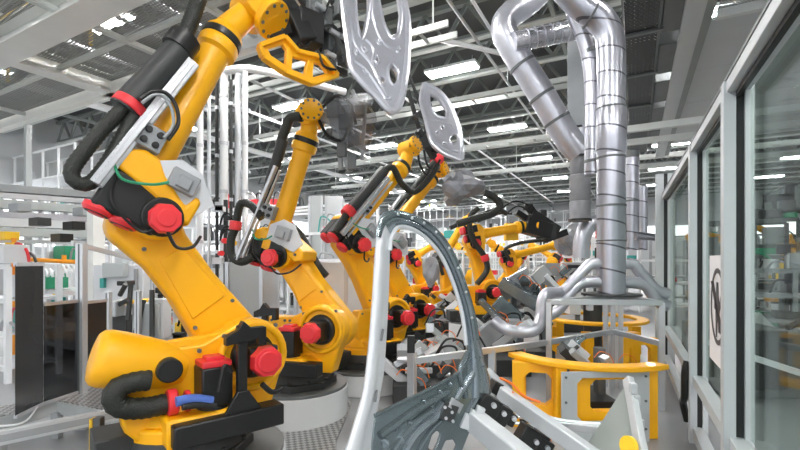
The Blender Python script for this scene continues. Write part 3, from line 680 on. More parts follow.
# ------------------------------------------------------------------ ducts
def duct(label, pts, r, d, m='duct', bands=(), n=24, bandm='dark_grey', k=8):
    W = [P(a, b, d if len(p_) == 0 else p_[0]) for a, b, *p_ in pts]
    t = thing('ventilation_duct', label, 'duct', V3((W[-1].x, W[-1].y, min(w.z for w in W)))); bpy.context.view_layer.update()
    mb = MB(); mb.tube(W, r, n, step=k); finish('pipe', mb, m, t)
    for (x0, y0, x1, y1) in bands:
        a, b = P(x0, y0, d), P(x1, y1, d); rr = r if not isinstance(r, (list, tuple)) else r[-1]
        mb = MB(); mb.cyl(a, b, rr*1.05, n=n); finish('joint_band', mb, bandm, t, bevel=.003)
    return t
d = 5.6
duct('big shiny vertical spiral duct standing on the aluminium frame and bending left at the top', [(548, -30), (566, -10), (584, 8), (598, 17), (608, 32), (611, 52), (611, 100), (611, 200), (611, 296)], .172, d,
     bands=[(611, 108, 611, 110), (611, 157, 611, 159), (611, 205, 611, 207), (611, 240, 611, 241.5), (590, 14, 592, 15)])
mb = MB(); mb.lathe(P(611, 108, d), -ZU, [(0, .174), (.05, .185), (.55, .185), (.6, .172)], 28); single('duct_sleeve', mb, 'duct', 'slightly wider silver sleeve round the middle of the big vertical duct', 'duct sleeve')
duct('narrower silver duct curving down just left of the big vertical duct', [(560, -40), (570, -12), (576, 12), (586, 38), (592, 64), (594, 100), (594, 175)], .125, 6.1, bands=[(590, 50, 591, 54), (594, 160, 594, 163)])
duct('long silver duct slanting down from the roof to the canvas sleeve', [(560, -34), (535, -4), (512, 14), (504, 26), (510, 44), (540, 92), (566, 136), (580, 152)], .205, 6.9, m='galv', bands=[(521.5, 64, 523, 66.5), (541, 95, 542.5, 97.5), (556, 119, 557.5, 121.5)])
duct('ribbed silver hose duct joining the slanting duct to the big one', [(514, 42), (545, 36), (584, 28)], .15, 6.7, m='foil', bands=[(x, 42-(x-514)*.2, x+1.2, 42-(x+1.2-514)*.2) for x in range(526, 584, 8)], bandm='galv')
duct('slim silver duct behind and right of the big vertical duct', [(632, 152), (632, 250)], .12, 8.2, bands=[(632, 151, 632, 158), (632, 200, 632, 202)])
duct('short silver stub duct at far right of the duct group, by the glass screen', [(643, 186), (643, 250)], .08, 8.6)
duct('horizontal silver duct behind the big duct at head height', [(636, 236), (652, 237), (664, 240)], .07, 8.0)
duct('fat pale bent duct low behind the robots and left of the big duct', [(600, 222), (588, 226), (582, 240), (581, 258)], .14, 7.6, m='galv')
cd = thing('canvas_duct', 'grey rectangular duct dropping from the roof into a dark canvas sleeve', 'duct', P(580, 222, 7.4)); bpy.context.view_layer.update()
a, b = P(580, -60, 7.4), P(580, 128, 7.4); mb = MB(); mb.box((a+b)/2, .36, .36, (a-b).length, RR, DD); finish('square_shaft', mb, 'grey', cd, .006)
c = P(580, 128, 7.4); e2 = P(580, 156, 7.4); x, y = RR*.18, DD*.18; mb = MB(); N16 = 16; top = []; bot = []
for i in range(N16):
    t = 2*math.pi*i/N16; u, v = math.cos(t), math.sin(t); mx_ = max(abs(u), abs(v)); top.append(c+x*(u/mx_)+y*(v/mx_)); bot.append(e2+RR*(u*.16)+DD*(v*.16))
mb.add(top+bot, [(i, (i+1) % N16, N16+(i+1) % N16, N16+i) for i in range(N16)]); finish('transition', mb, 'galv', cd)
mb = MB(); mb.lathe(e2, -ZU, [(0, .165), (.05, .16), (.3, .165), (.32, .15), (.34, .17), (.75, .168), (.77, .155), (.79, .17), (1.1, .165), (1.12, .12)], 20); finish('canvas_sleeve', mb, 'canvas', cd)
for yy in (128, 156, 219): mb = MB(); mb.cyl(P(580, yy, 7.4), P(580, yy+2, 7.4), .19, n=20); finish('joint_band', mb, 'black', cd)
# duct legs on the frame
for lb, pts in (('bent silver pipe sloping left off the big duct and ending low at the tooling', [(606, 265), (592, 264), (582, 272), (568, 287), (560, 293), (548, 293, 5.4), (543, 300, 5.3), (541, 316, 5.2), (536, 329, 5.1), (520, 332, 5.1), (506, 329, 5.1), (494, 321, 5.2)]),
                ('lower silver pipe off the left of the big duct', [(606, 283), (590, 282), (578, 285), (568, 296), (560, 308), (550, 315), (543, 316)]),
                ('bent silver pipe sloping right off the big duct', [(616, 265), (632, 264), (640, 272), (655, 289), (668, 294)]),
                ('lower silver pipe off the right of the big duct', [(616, 283), (634, 283), (646, 286), (656, 300), (668, 306)])):
    duct(lb, pts, .072, d, m='galv', n=16, k=5)
# ------------------------------------------------------------------ aluminium frame and turntable
af = thing('aluminium_frame', 'silver aluminium profile frame carrying the big vertical duct', 'frame', PZ(613, 395, 0) if 0 else V3((P(613, 300, 5.4).x, 5.4, 0))); bpy.context.view_layer.update()
Lp, Cp, Rp = P(549, 300, 5.0), P(613, 300, 5.75), P(662, 300, 4.9)
zt = 1.21
for q_ in (Lp, Cp, Rp): q_.z = zt
def prof(mb, a, b, w=.05):
    mb.bar(a, b, w, w, ZU if abs((b-a).normalized().z) < .9 else DD); return mb
for p_ in (Lp, Cp, Rp, Cp-RR*.09+DD*.05, Cp+RR*.09+DD*.05):
    mb = MB(); prof(mb, V3((p_.x, p_.y, 0)), p_, .06); finish('post', mb, 'alu', af, .004)
for a, b in ((Lp, Cp), (Cp, Rp), (Lp, Rp)):
    mb = MB(); prof(mb, a, b, .06); finish('rail', mb, 'alu', af, .004)
    if (a, b) != (Lp, Rp):
        a2, b2 = a.copy(), b.copy(); a2.z = b2.z = .75; mb = MB(); prof(mb, a2, b2, .06); finish('rail', mb, 'alu', af, .004)
cen = P(611, 297, d); mb = MB(); mb.cyl(V3((cen.x, cen.y, zt+.03)), V3((cen.x, cen.y, zt+.055)), .36, n=32); finish('mounting_plate', mb, 'charcoal', af, .004)
br = thing('barrier_rail', 'low aluminium barrier rail running behind the car side to the frame', 'barrier', V3((P(412, 364, 3.9).x, 3.9, 0))); bpy.context.view_layer.update()
A0, B0 = P(412, 364, 4.05), P(549, 356, 4.5); A0.z = B0.z = .75; B0 = V3((Lp.x-.05, Lp.y-.04, .75))
mb = MB(); prof(mb, A0, B0, .06); finish('rail', mb, 'alu', br, .004)
for t_ in (0, .55): p_ = A0.lerp(B0, t_); mb = MB(); prof(mb, V3((p_.x, p_.y, 0)), p_+ZU*(.08 if t_ == 0 else 0), .07); finish('post', mb, 'alu', br, .004)
mb = MB(); mb.box(A0+V3((-.01, -.02, .16)), .07, .05, .16); finish('sensor', mb, 'black', br, .005)
Tc = V3((2.07, 4.93, 0))
tt = thing('turntable', 'yellow turntable ring on legs with a square-holed grey side plate', 'turntable', Tc); bpy.context.view_layer.update()
def ring(mb, c, r0, r1, z0, z1, n=48, a0=0, a1=360):
    pts = lambda r, z: [c+V3((r*math.cos(math.radians(a0+(a1-a0)*i/n)), r*math.sin(math.radians(a0+(a1-a0)*i/n)), z)) for i in range(n)]
    vs = pts(r1, z0)+pts(r1, z1)+pts(r0, z1)+pts(r0, z0); fs = []
    for k in range(4):
        for i in range(n): fs.append((k*n+i, k*n+(i+1) % n, ((k+1) % 4)*n+(i+1) % n, ((k+1) % 4)*n+i))
    return mb.add(vs, fs)
mb = MB(); aa = [math.radians(a) for a in range(198, 303, 5)]
mb.sheet([Tc+V3((.97*math.cos(a), .97*math.sin(a), .66)) for a in aa]+[Tc+V3((.80*math.cos(a), .80*math.sin(a), .66)) for a in reversed(aa)], ZU*.05); finish('ring_plate', mb, 'yellow', tt, .01)
def portal(px, d_, rot, w, h, hole, par, name='side_frame', m='yellow', th=.05):
    """upright plate with a window in it; px = pixel x of its middle"""
    c = P(px, 300, d_); c.z = 0; X = V3((math.cos(rot), math.sin(rot), 0)); Nn = V3((-math.sin(rot), math.cos(rot), 0))
    o_ = [(-w/2, 0), (w/2, 0), (w/2, h), (-w/2, h)]; mb = MB()
    hx0, hz0, hx1, hz1 = hole; cr = .05
    hl = [(hx0+cr, hz0), (hx1-cr, hz0), (hx1, hz0+cr), (hx1, hz1-cr), (hx1-cr, hz1), (hx0+cr, hz1), (hx0, hz1-cr), (hx0, hz0+cr)]
    mb.sheet([c+X*a+ZU*b for a, b in o_], Nn*th, [[c+X*a+ZU*b for a, b in hl]]); return finish(name, mb, m, par, .006, smooth=0)
portal(606, 4.02, .06, .84, .66, (-.27, .20, .26, .60), tt, 'side_plate', 'grey_panel', .02)
portal(608, 4.10, .06, .66, .66, (-.17, .26, .24, .56), tt, 'side_frame', 'yellow', .10)
portal(538, 4.35, -.25, .50, .66, (-.13, .24, .13, .56), tt, 'side_frame', 'yellow', .10)
for x_, d_ in ((560, 4.18), (520, 4.5), (650, 4.15)): mb = MB(); p_ = P(x_, 300, d_); p_.z = .33; mb.box(p_, .10, .10, .66); finish('leg', mb, 'yellow', tt, .008)
portal(640, 6.1, .0, .5, .6, (-.15, .2, .15, .5), tt, 'side_frame', 'yellow', .08)
for bx, bz in ((-.38, .61), (.38, .61), (-.38, .38), (.38, .38), (-.38, .12), (.38, .12)):
    mb = MB(); c = P(606, 300, 4.02); c.z = 0; X = V3((math.cos(.06), math.sin(.06), 0)); p_ = c+X*bx+ZU*bz; mb.cyl(p_-V3((0, .01, 0)), p_+V3((0, .0, 0)), .012, n=8); finish('bolt', mb, 'dark_grey', tt, smooth=0)
# machine seen through the frame
mt = thing('turntable', 'second yellow turntable seen behind the frame posts under the duct', 'turntable', V3((3.5, 7.9, 0))); bpy.context.view_layer.update()
mb = MB(); ring(mb, V3((3.5, 7.9, 0)), .70, .9, .62, .67); finish('ring_plate', mb, 'yellow', mt, .01)
for a in range(0, 360, 60): mb = MB(); c = V3((3.5+.76*math.cos(math.radians(a)), 7.9+.76*math.sin(math.radians(a)), .25)); mb.box(c, .16, .16, .5); finish('leg', mb, 'yellow', mt, .01)
for x_, y_ in ((572, 300), (590, 296), (612, 298)): mb = MB(); mb.box(P(x_, y_, 7.9), .2, .3, .5); finish('support_block', mb, 'pale', mt, .01)
mb = MB(); mb.cyl(V3((3.5, 7.9, 0)), V3((3.5, 7.9, 1.2)), .16, n=20); finish('column', mb, 'charcoal', mt)

# ------------------------------------------------------------------ glass screen on the right
g_ = math.atan(225/435); G = V3((math.sin(g_), math.cos(g_), 0)); GR = V3((math.cos(g_), -math.sin(g_), 0)); t0 = .6
def GP(Y, z, t=t0): s = (Y+GR.y*-1*t)/G.y; v = G*s+GR*t; v.z = z; return v
gs = thing('glass_screen', 'tall glass safety screen in silver aluminium frames along the right side', 'glass screen', GP(4, 0)); bpy.context.view_layer.update()
ZT = 2.74
def gpost(Y, w, top, name='post'):
    for nm, t_, ww, m, off in ((name, -w/2+w*.21, w*.42, 'alu_mat', 0), (name, w/2-w*.15, w*.30, 'alu_mat', 0), ('gasket', w*.06, w*.28, 'black', .015)):
        c = GP(Y, top/2, t0)+GR*t_+G*off; mb = MB(); mb.box(c, ww, .09-off*1.5, top, GR, G); finish(nm, mb, m, gs, .004, smooth=0)
gpost(2.62, .150, ZT+.02); gpost(4.02, .145, ZT+.02); gpost(1.36, .15, ZT+.02)
for t_, ww, m in ((-.09, .12, 'alu_mat'), (.07, .11, 'alu_mat'), (-.005, .06, 'black')):
    c = GP(7.2, 1.56)+GR*t_; mb = MB(); mb.box(c, ww, .12, 3.12, GR, G); finish('post' if m != 'black' else 'gasket', mb, m, gs, .004, smooth=0)
for z, hh, w in ((ZT, .10, .12), (.58, .09, .09), (.10, .10, .09)):
    a, b = GP(1.3, z), GP(7.1, z); mb = MB(); mb.bar(a-GR*.0, b, w, hh, ZU); finish('rail', mb, 'alu_mat', gs, .004, smooth=0)
a, b = GP(1.3, ZT-.065), GP(7.1, ZT-.065); mb = MB(); mb.bar(a, b, .03, .03, ZU); finish('gasket', mb, 'black', gs, smooth=0)
a, b = GP(1.3, ZT+.03, t0-.062), GP(7.1, ZT+.03, t0-.062); mb = MB(); mb.bar(a, b, .006, .02, ZU); finish('gasket', mb, 'dark_grey', gs, smooth=0)
for Ya, Yb in ((1.42, 2.56), (2.68, 3.95), (4.1, 7.1)):
    for z0_, z1_ in ((.63, ZT-.06),):
        mb = MB(); mb.sheet([GP(Ya, z0_, .655), GP(Yb, z0_, .655), GP(Yb, z1_, .655), GP(Ya, z1_, .655)], GR*.008); finish('glass_pane', mb, 'glass', gs, smooth=0)
mb = MB(); mb.tube([GP(4.25, .12, .54), GP(4.22, .30, .50), GP(4.12, .40, .50), GP(4.08, .62, .50), GP(4.08, .74, .52)], .032, 8); finish('door_handle', mb, 'black', gs)
sg = thing('warning_sign', 'white safety sign with a dark ring and figure, stuck on the glass screen', 'sign', GP(3.2, .94, .58)); bpy.context.view_layer.update()
y0s, y1s, zb, zt2 = 2.74, 3.36, .94, 1.72
mb = MB(); mb.sheet([GP(y0s, zb, .585), GP(y1s, zb, .585), GP(y1s, zt2, .585), GP(y0s, zt2, .585)], -GR*.004); finish('plate', mb, 'sign_white', sg, smooth=0)
def sgn(u, z): return GP(3.06+u, 1.36+z, .579)
cc = [sgn(.235*math.cos(t), .27*math.sin(t)) for t in [2*math.pi*i/40 for i in range(40)]]; ci_ = [sgn(.205*math.cos(t), .237*math.sin(t)) for t in [2*math.pi*i/40 for i in range(40)]]
mb = MB(); mb.sheet(cc, -GR*.003, [ci_]); finish('ring_mark', mb, 'sign_dark', sg, smooth=0)
fig = [(-.02, .17), (.03, .17), (.04, .10), (.09, .07), (.11, -.02), (.07, -.03), (.06, .0), (.06, -.10), (.05, -.22), (.02, -.22), (.01, -.10), (-.02, -.10), (-.04, -.18), (-.08, -.17), (-.06, -.04), (-.06, .02), (-.12, .10), (-.14, .07), (-.08, -.02), (-.03, .08)]
mb = MB(); mb.sheet([sgn(a, b) for a, b in fig], -GR*.003); finish('figure_mark', mb, 'sign_dark', sg, smooth=0)
mb = MB(); mb.bar(sgn(.15, .17), sgn(-.15, -.17), .006, .03, GR); finish('bar_mark', mb, 'sign_dark', sg, smooth=0)
# beyond the glass; the two arms are added for yellow reflections in it
R13 = robot('yellow robot arm beyond the glass screen at the right edge', (775, 288), 14, 185, (788, 246), (750, 224), (742, 227), detail=1)
R14 = robot('yellow robot arm beyond the glass, far off between the posts', (720, 292), 12, 175, (732, 246), (700, 234), (694, 236), detail=1)
for R, lb in ((R13, 'round drum beyond the glass at the right edge'), (R14, 'round drum beyond the glass far off')): pedestal(R, .5, lb)
bm_ = thing('machine_cabinet', 'low grey-green machine with sloping cover beyond the glass screen', 'machine', V3((4.6, 5.4, 0))); bpy.context.view_layer.update()
mb = MB(); mb.sheet([V3((4.0, 5.3, 0)), V3((5.6, 5.3, 0)), V3((5.6, 5.3, .45)), V3((4.9, 5.3, .8)), V3((4.0, 5.3, .8))], V3((.2, 1.2, 0))); finish('housing', mb, 'dark_grey', bm_, .02)
mb = MB(); mb.bar(V3((3.5, 4.9, .75)), V3((5.4, 4.3, .1)), .2, .06); finish('chute', mb, 'pale', bm_, .005)
mb = MB(); mb.box(V3((4.4, 5.2, .5)), .4, .1, .7); finish('side_panel', mb, 'charcoal', bm_, .01)
# ------------------------------------------------------------------ floor plates, walkway
mb = MB(); mb.sheet([PZ(x_, y_, .012) for x_, y_ in ((205, 425), (262, 400), (345, 392), (352, 402), (336, 440), (330, 520), (190, 520))], V3((0, 0, -.012))); o = single('floor_plate', mb, 'checker_plate', 'diamond tread plate on the floor between the drums and the car side', 'floor plate', smooth=0)
wk = thing('grating_walkway', 'raised diamond grating walkway at lower left beside the dark screens', 'walkway', PZ(60, 400, .35)); bpy.context.view_layer.update()
w1 = [(-60, 423), (0, 406), (60, 394), (124, 379), (150, 374), (150, 392), (132, 409), (112, 411), (57, 400), (0, 416), (-60, 432)]
mb = MB(); mb.sheet([PZ(x_, y_, .35) for x_, y_ in w1], V3((0, 0, -.02))); finish('tread_plate', mb, 'checker_plate', wk, smooth=0)
for a, b in (((-60, 432), (0, 416)), ((0, 416), (57, 400)), ((57, 400), (112, 411)), ((112, 411), (132, 409))):
    A1, B1 = PZ(*a, .35), PZ(*b, .35); mb = MB(); mb.bar(A1-ZU*.07, B1-ZU*.07, .02, .12); finish('edge_beam', mb, 'grey_panel', wk, .003, smooth=0)
for x_, y_ in ((0, 416), (57, 401), (112, 410), (140, 380)): p_ = PZ(x_, y_, .35); mb = MB(); mb.box(V3((p_.x, p_.y, .12)), .07, .07, .24); finish('leg', mb, 'grey', wk, .003)
cb_ = thing('guard_barrier', 'grey channel barrier rail across the lower left corner', 'barrier', V3((-2.2, 3.1, 0))); bpy.context.view_layer.update()
a, b = P(-60, 450, 2.75), P(150, 407, 3.62); mb = MB(); mb.bar(a, b, .05, .10); finish('rail', mb, 'alu_mat', cb_, .006)
mb = MB(); mb.bar(a-ZU*.0-V3((0, .03, 0)), b-V3((0, .03, 0)), .012, .05); finish('rail_groove', mb, 'grey', cb_, .002)
for f_ in (.93,): p_ = a.lerp(b, f_); mb = MB(); mb.box(V3((p_.x, p_.y+.05, p_.z/2)), .07, .07, p_.z); finish('post', mb, 'alu_mat', cb_, .004)
p_ = P(97, 417, 2.95); yb = thing('bollard', 'short post with yellow and black warning faces at lower left', 'bollard', V3((p_.x, p_.y, 0))); bpy.context.view_layer.update()
mb = MB(); mb.box(V3((p_.x+.012, p_.y, p_.z/2)), .05, .05, p_.z); finish('post', mb, 'dark_grey', yb, .004)
mb = MB(); mb.box(V3((p_.x-.022, p_.y-.005, p_.z/2)), .02, .055, p_.z-.01); finish('warning_strip', mb, 'yellow_flat', yb, .002)
mb = MB(); mb.tube([PZ(0, 426, .36), PZ(26, 421, .37), PZ(44, 398, .37), PZ(60, 395, .37)], .008, 6); single('cable', mb, 'white', 'thin white cable lying over the grating walkway edge', 'cable')
# dark screens
def scr(label, x0, x1, d0, d1, z1, m, posts=()):
    t = thing('screen_panel', label, 'screen', V3((P(x0, 300, d0).x, d0, .35))); bpy.context.view_layer.update()
    a, b = P(x0, 300, d0), P(x1, 300, d1); mb = MB()
    mb.sheet([V3((a.x, a.y, .38)), V3((b.x, b.y, .38)), V3((b.x, b.y, z1)), V3((a.x, a.y, z1))], V3((.006, -.004, 0))); finish('sheet', mb, m, t, smooth=0)
    for z in (.37, z1): mb = MB(); mb.bar(V3((a.x, a.y, z)), V3((b.x, b.y, z)), .03, .03); finish('edge_rail', mb, 'alu', t, .002)
    return t
scr('tall black screen sheet, highest of the dark screens at left', 15, 43, 3.65, 4.0, 1.65, 'screen')
scr('wide smoky screen sheet left of the tall silver fence post', 43.5, 78, 4.0, 4.35, 1.28, 'smoke_glass')
scr('dark screen sheet right of the tall silver fence post', 85, 106, 4.5, 4.75, 1.25, 'screen')
for i, (x_, d_, z_, w_, lb) in enumerate(((81.5, 4.38, 1.86, .075, 'tall silver fence post between the dark screens'), (108, 4.8, 1.34, .06, 'short silver post at the right end of the dark screens'), (138, 5.3, 1.32, .06, 'short silver post behind the yellow balancer cylinder'),
        (152, 6.2, 2.0, .05, 'thin silver post behind the lower arm of the nearest robot'))):
    p_ = P(x_, 300, d_); mb = MB(); mb.box(V3((p_.x, p_.y, z_/2+.17)), w_, w_, z_-.34); mb2 = MB(); o = thing('fence_post', lb, 'post', V3((p_.x, p_.y, 0))); bpy.context.view_layer.update()
    mb = MB(); mb.box(V3((p_.x, p_.y, z_/2)), w_, w_, z_); finish('profile', mb, 'alu', o, .004); mb = MB(); mb.box(V3((p_.x, p_.y-w_/2, z_/2)), w_*.2, .004, z_-.02); finish('slot', mb, 'dark_grey', o, smooth=0)
    mb = MB(); mb.box(V3((p_.x, p_.y, .006)), w_*2, w_*2, .012); finish('foot_plate', mb, 'alu', o, .003)
mb = MB(); a, b = P(72, 243, 4.38), P(150, 263, 5.6); mb.bar(a, b, .03, .05); single('fence_rail', mb, 'alu', 'slim silver rail running back from the top of the tall fence post', 'rail')

mb = MB(); mb.tube([P(388, 50, 9.2), P(436, 39, 9.2), P(470, 46, 9.8), P(504, 54, 10)], .055, 8, smooth=False); single('conduit_pipe', mb, 'white', 'white pipe bending down behind the large door panel toward the slanting duct', 'pipe')
# ------------------------------------------------------------------ car body side in the front
def fd(px, py): return 1.95+(px-360)/120*.42+(330-py)*.0006
cs = thing('car_body_side', 'large bare steel car body side with tall arched pillar opening in the foreground', 'car body side', P(400, 440, 2.1)); bpy.context.view_layer.update()
def CP(p, off=0): v = P(p[0], p[1], fd(*p)+off); return v
outer = [(336, 475), (345, 450), (353, 424), (362, 392), (367, 355), (371, 310), (374, 262), (377, 228), (381, 215), (389, 210), (400, 211), (414, 215), (430, 223), (445, 238), (457, 258), (467, 285), (475, 312), (480, 340), (485, 362), (490, 380), (489, 398)]
inner = [(466, 398), (466, 372), (467, 352), (465, 330), (460, 306), (452, 281), (441, 257), (428, 241), (414, 231), (401, 228), (394, 233), (390, 250), (389, 290), (387, 330), (384, 372), (379, 402), (373, 430), (368, 475)]
# swept pillar: a box section following the two outlines, cut into quads
def resample(L, n):
    d_ = [0]
    for i in range(len(L)-1): d_.append(d_[-1]+math.dist(L[i], L[i+1]))
    out = []; j = 0
    for k in range(n):
        t = d_[-1]*k/(n-1)
        while j < len(L)-2 and d_[j+1] < t: j += 1
        u = (t-d_[j])/(d_[j+1]-d_[j] or 1); out.append((L[j][0]*(1-u)+L[j+1][0]*u, L[j][1]*(1-u)+L[j+1][1]*u))
    return out
def catmull(L, k=5):
    o = []
    for i in range(len(L)-1):
        p0 = L[max(i-1, 0)]; p1 = L[i]; p2 = L[i+1]; p3 = L[min(i+2, len(L)-1)]
        for j in range(k):
            t = j/k; o.append(tuple(.5*((2*p1[c])+(p2[c]-p0[c])*t+(2*p0[c]-5*p1[c]+4*p2[c]-p3[c])*t*t+(3*p1[c]-p0[c]-3*p2[c]+p3[c])*t**3) for c in (0, 1)))
    return o+[L[-1]]
def band(A, B, prof, name, m, n=70, bevel=0):
    """pressed strip between outlines A and B; prof: (position across, depth towards the back)"""
    a = resample(catmull(A), n); b = resample(catmull(B), n); vs = []; k = len(prof)
    for i in range(n):
        for (w, dz) in prof:
            x = a[i][0]*(1-w)+b[i][0]*w; y = a[i][1]*(1-w)+b[i][1]*w; vs.append(P(x, y, fd(x, y)+dz))
    fs = []
    for i in range(n-1):
        for j in range(k): fs.append((i*k+j, i*k+(j+1) % k, (i+1)*k+(j+1) % k, (i+1)*k+j))
    fs += [tuple(range(k)), tuple(range((n-1)*k, n*k))]
    mb = MB(); mb.add(vs, fs); return finish(name, mb, m, cs, bevel, smooth=50)
inn = list(reversed(inner))
PRO = [(0, .035), (.04, .008), (.10, 0), (.30, -.012), (.52, -.016), (.66, -.004), (.72, .010), (.93, .012), (1, .022), (1, .075), (.8, .085), (.0, .085)]
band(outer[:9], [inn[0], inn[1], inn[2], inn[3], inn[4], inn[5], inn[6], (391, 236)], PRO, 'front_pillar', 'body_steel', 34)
band(outer[8:], [(391, 236)]+inn[7:], PRO, 'door_arch', 'arch_steel', 60)  # same bare steel as the pillar; darker colour stands in for reflected dark
# bright turned rim inside the arch
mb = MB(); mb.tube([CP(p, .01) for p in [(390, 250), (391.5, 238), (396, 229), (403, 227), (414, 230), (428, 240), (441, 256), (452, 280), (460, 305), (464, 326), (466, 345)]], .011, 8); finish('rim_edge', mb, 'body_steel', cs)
# inner flange of the arch (turned edge, dark reflection put into its colour)
fl_out = [(376, 236), (379, 219), (387, 211), (400, 210.5), (414, 214.5), (430, 222.5), (445, 237.5), (457, 257.5), (467, 284.5), (475, 311.5), (480, 340)]
fl_in = [(381, 238), (385, 226), (391, 219), (401, 217), (413, 220), (428, 229), (442, 243), (453, 263), (463, 289), (470, 315), (474, 341)]
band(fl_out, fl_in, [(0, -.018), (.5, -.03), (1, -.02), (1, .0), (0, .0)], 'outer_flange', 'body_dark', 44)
for (x_, y_) in ((384, 335), (378, 396)):
    a = CP((x_-1, y_-6), -.004); b = CP((x_-3, y_+6), -.004); mb = MB(); mb.bar(a, b, .012, .012); finish('slot', mb, 'dark_grey', cs, .003)
for (x_, y_) in ((398, 214), (412, 218), (424, 223), (436, 232), (449, 248), (458, 268), (466, 292), (472, 318)):
    mb = MB(); c = CP((x_, y_), -.026); mb.lathe(c, V3((0, -1, 0)), [(0, .008), (.006, .006), (.008, .003)], 10); finish('spot_weld', mb, 'alu', cs)
# lower quarter panel
def psheet(pts, name, m, th=.03, off=0.0, holes=(), bevel=.008):
    mb = MB(); mb.sheet([CP(p, off) for p in pts], V3((0, th, 0)), [[CP(p, off) for p in h] for h in holes]); return finish(name, mb, m, cs, bevel, smooth=30)
low = [(374, 417), (392, 407), (412, 397), (436, 385), (456, 374), (468, 362), (474, 350), (486, 372), (492, 392), (484, 410), (470, 432), (462, 452), (450, 480), (372, 480), (371, 450)]
hol = [[(428, 449), (432, 436), (437, 431), (440, 434), (437, 444), (432, 453)], [(441, 452), (446, 441), (453, 440), (456, 446), (452, 456)]]
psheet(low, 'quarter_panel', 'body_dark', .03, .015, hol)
def prib(pts, r, m='body_dark', off=.01, name='pressed_rib'):
    mb = MB(); mb.tube([CP(p, off) for p in pts], r, 8); finish(name, mb, m, cs)
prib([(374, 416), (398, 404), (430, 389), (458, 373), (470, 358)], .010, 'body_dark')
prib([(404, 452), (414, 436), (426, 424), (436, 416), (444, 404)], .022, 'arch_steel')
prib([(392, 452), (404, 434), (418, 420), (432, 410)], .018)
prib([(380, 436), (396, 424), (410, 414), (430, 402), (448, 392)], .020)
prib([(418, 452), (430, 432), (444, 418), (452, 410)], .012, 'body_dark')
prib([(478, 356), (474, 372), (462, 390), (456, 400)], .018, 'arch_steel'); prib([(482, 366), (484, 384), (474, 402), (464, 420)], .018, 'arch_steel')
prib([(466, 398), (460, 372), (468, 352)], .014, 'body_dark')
for (x_, y_, r_) in ((384, 444, .030), (400, 440, .026), (410, 424, .018), (440, 392, .014), (424, 402, .014), (396, 428, .016), (450, 384, .014)):
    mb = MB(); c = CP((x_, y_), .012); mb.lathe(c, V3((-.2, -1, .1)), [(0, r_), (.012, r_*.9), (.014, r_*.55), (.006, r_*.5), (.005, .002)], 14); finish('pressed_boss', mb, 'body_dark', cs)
mb = MB(); c = CP((449, 412), -.03); mb.box(c, .075, .03, .085, V3((.85, .3, -.42)).normalized(), V3((-.2, 1, .1)).normalized(), V3((.42, .1, .9)).normalized()); bk = finish('bracket', mb, 'charcoal', cs, .004)
mb = MB(); mb.bar(CP((450, 402), -.05), CP((461, 409), -.05), .012, .05); finish('bracket_edge', mb, 'alu', bk, .002)
for x_, y_ in ((445, 407), (452, 412), (446, 418), (453, 421)): mb = MB(); c = CP((x_, y_), -.05); mb.cyl(c, c+V3((0, -.008, 0)), .008, n=8); finish('bolt', mb, 'alu', bk, smooth=0)
# ------------------------------------------------------------------ holding fixture right of it
fx = thing('holding_fixture', 'pale fixture with two square beams and black clamps at the foot of the car side', 'fixture', P(530, 440, 2.6)); bpy.context.view_layer.update()
def beam(a, b, da, db, w, h, m='alu_mat', name='beam'):
    mb = MB(); mb.bar(P(*a, da), P(*b, db), w, h); return finish(name, mb, m, fx, .008)
beam((474, 420), (545, 478), 2.15, 1.75, .08, .10); beam((500, 392), (600, 462), 2.6, 2.2, .065, .085)
beam((486, 372), (512, 398), 3.0, 2.7, .06, .06, 'grey'); beam((560, 425), (615, 432), 3.0, 2.6, .05, .05, 'alu_mat')
mb = MB(); mb.sheet([P(x_, y_, 2.12) for x_, y_ in ((460, 428), (466, 414), (470, 416), (472, 410), (476, 412), (478, 406), (486, 410), (474, 432))], V3((0, .03, 0))); finish('toothed_plate', mb, 'alu_mat', fx, .003, smooth=0)
for (x_, y_, d_, w_, h_) in ((488, 404, 2.35, .12, .09), (498, 412, 2.4, .12, .10), (508, 417, 2.45, .07, .07), (480, 398, 2.4, .07, .08), (530, 440, 2.5, .17, .14), (541, 446, 2.5, .10, .10), (497, 388, 2.8, .10, .08), (476, 385, 2.8, .1, .06)):
    c = P(x_, y_, d_); mb = MB(); mb.box(c, w_, .09, h_, V3((.85, .1, -.5)).normalized(), V3((-.1, 1, 0)).normalized(), V3((.5, .05, .85)).normalized()); k_ = finish('clamp', mb, 'black', fx, .008)
    mb = MB(); mb.cyl(c+V3((.02, -.04, .01)), c+V3((.02, -.065, .01)), .014, n=10); finish('clamp_bolt', mb, 'alu', k_)
for m_, pts in (('cable', [(500, 378), (512, 384), (524, 396), (540, 402)]), ('cable', [(546, 430), (550, 440), (548, 456)]), ('blue', [(470, 400), (484, 396), (492, 402)]), ('black', [(520, 420), (534, 424), (548, 436), (556, 440)]), ('cable', [(512, 392), (520, 400), (534, 406)])):
    mb = MB(); mb.tube([P(x_, y_, 2.55) for x_, y_ in pts], .008, 6); finish('cable', mb, m_, fx)
for pts in ([(506, 414), (540, 420), (575, 424)], [(520, 408), (560, 420), (600, 424)], [(512, 422), (548, 430), (570, 438)]):
    mb = MB(); mb.tube([P(x_, y_, 2.9) for x_, y_ in pts], .012, 6); finish('steel_rod', mb, 'alu', fx)
pl = thing('backing_plate', 'tilted grey plate with a bright edge and yellow dot at lower right', 'plate', P(615, 440, 2.3)); bpy.context.view_layer.update()
Q = [P(629, 379, 2.30), P(646, 470, 1.95), P(570, 470, 2.55), P(590, 448, 2.62)]
nn = (Q[1]-Q[0]).cross(Q[2]-Q[0]).normalized(); nn = nn if nn.y > 0 else -nn
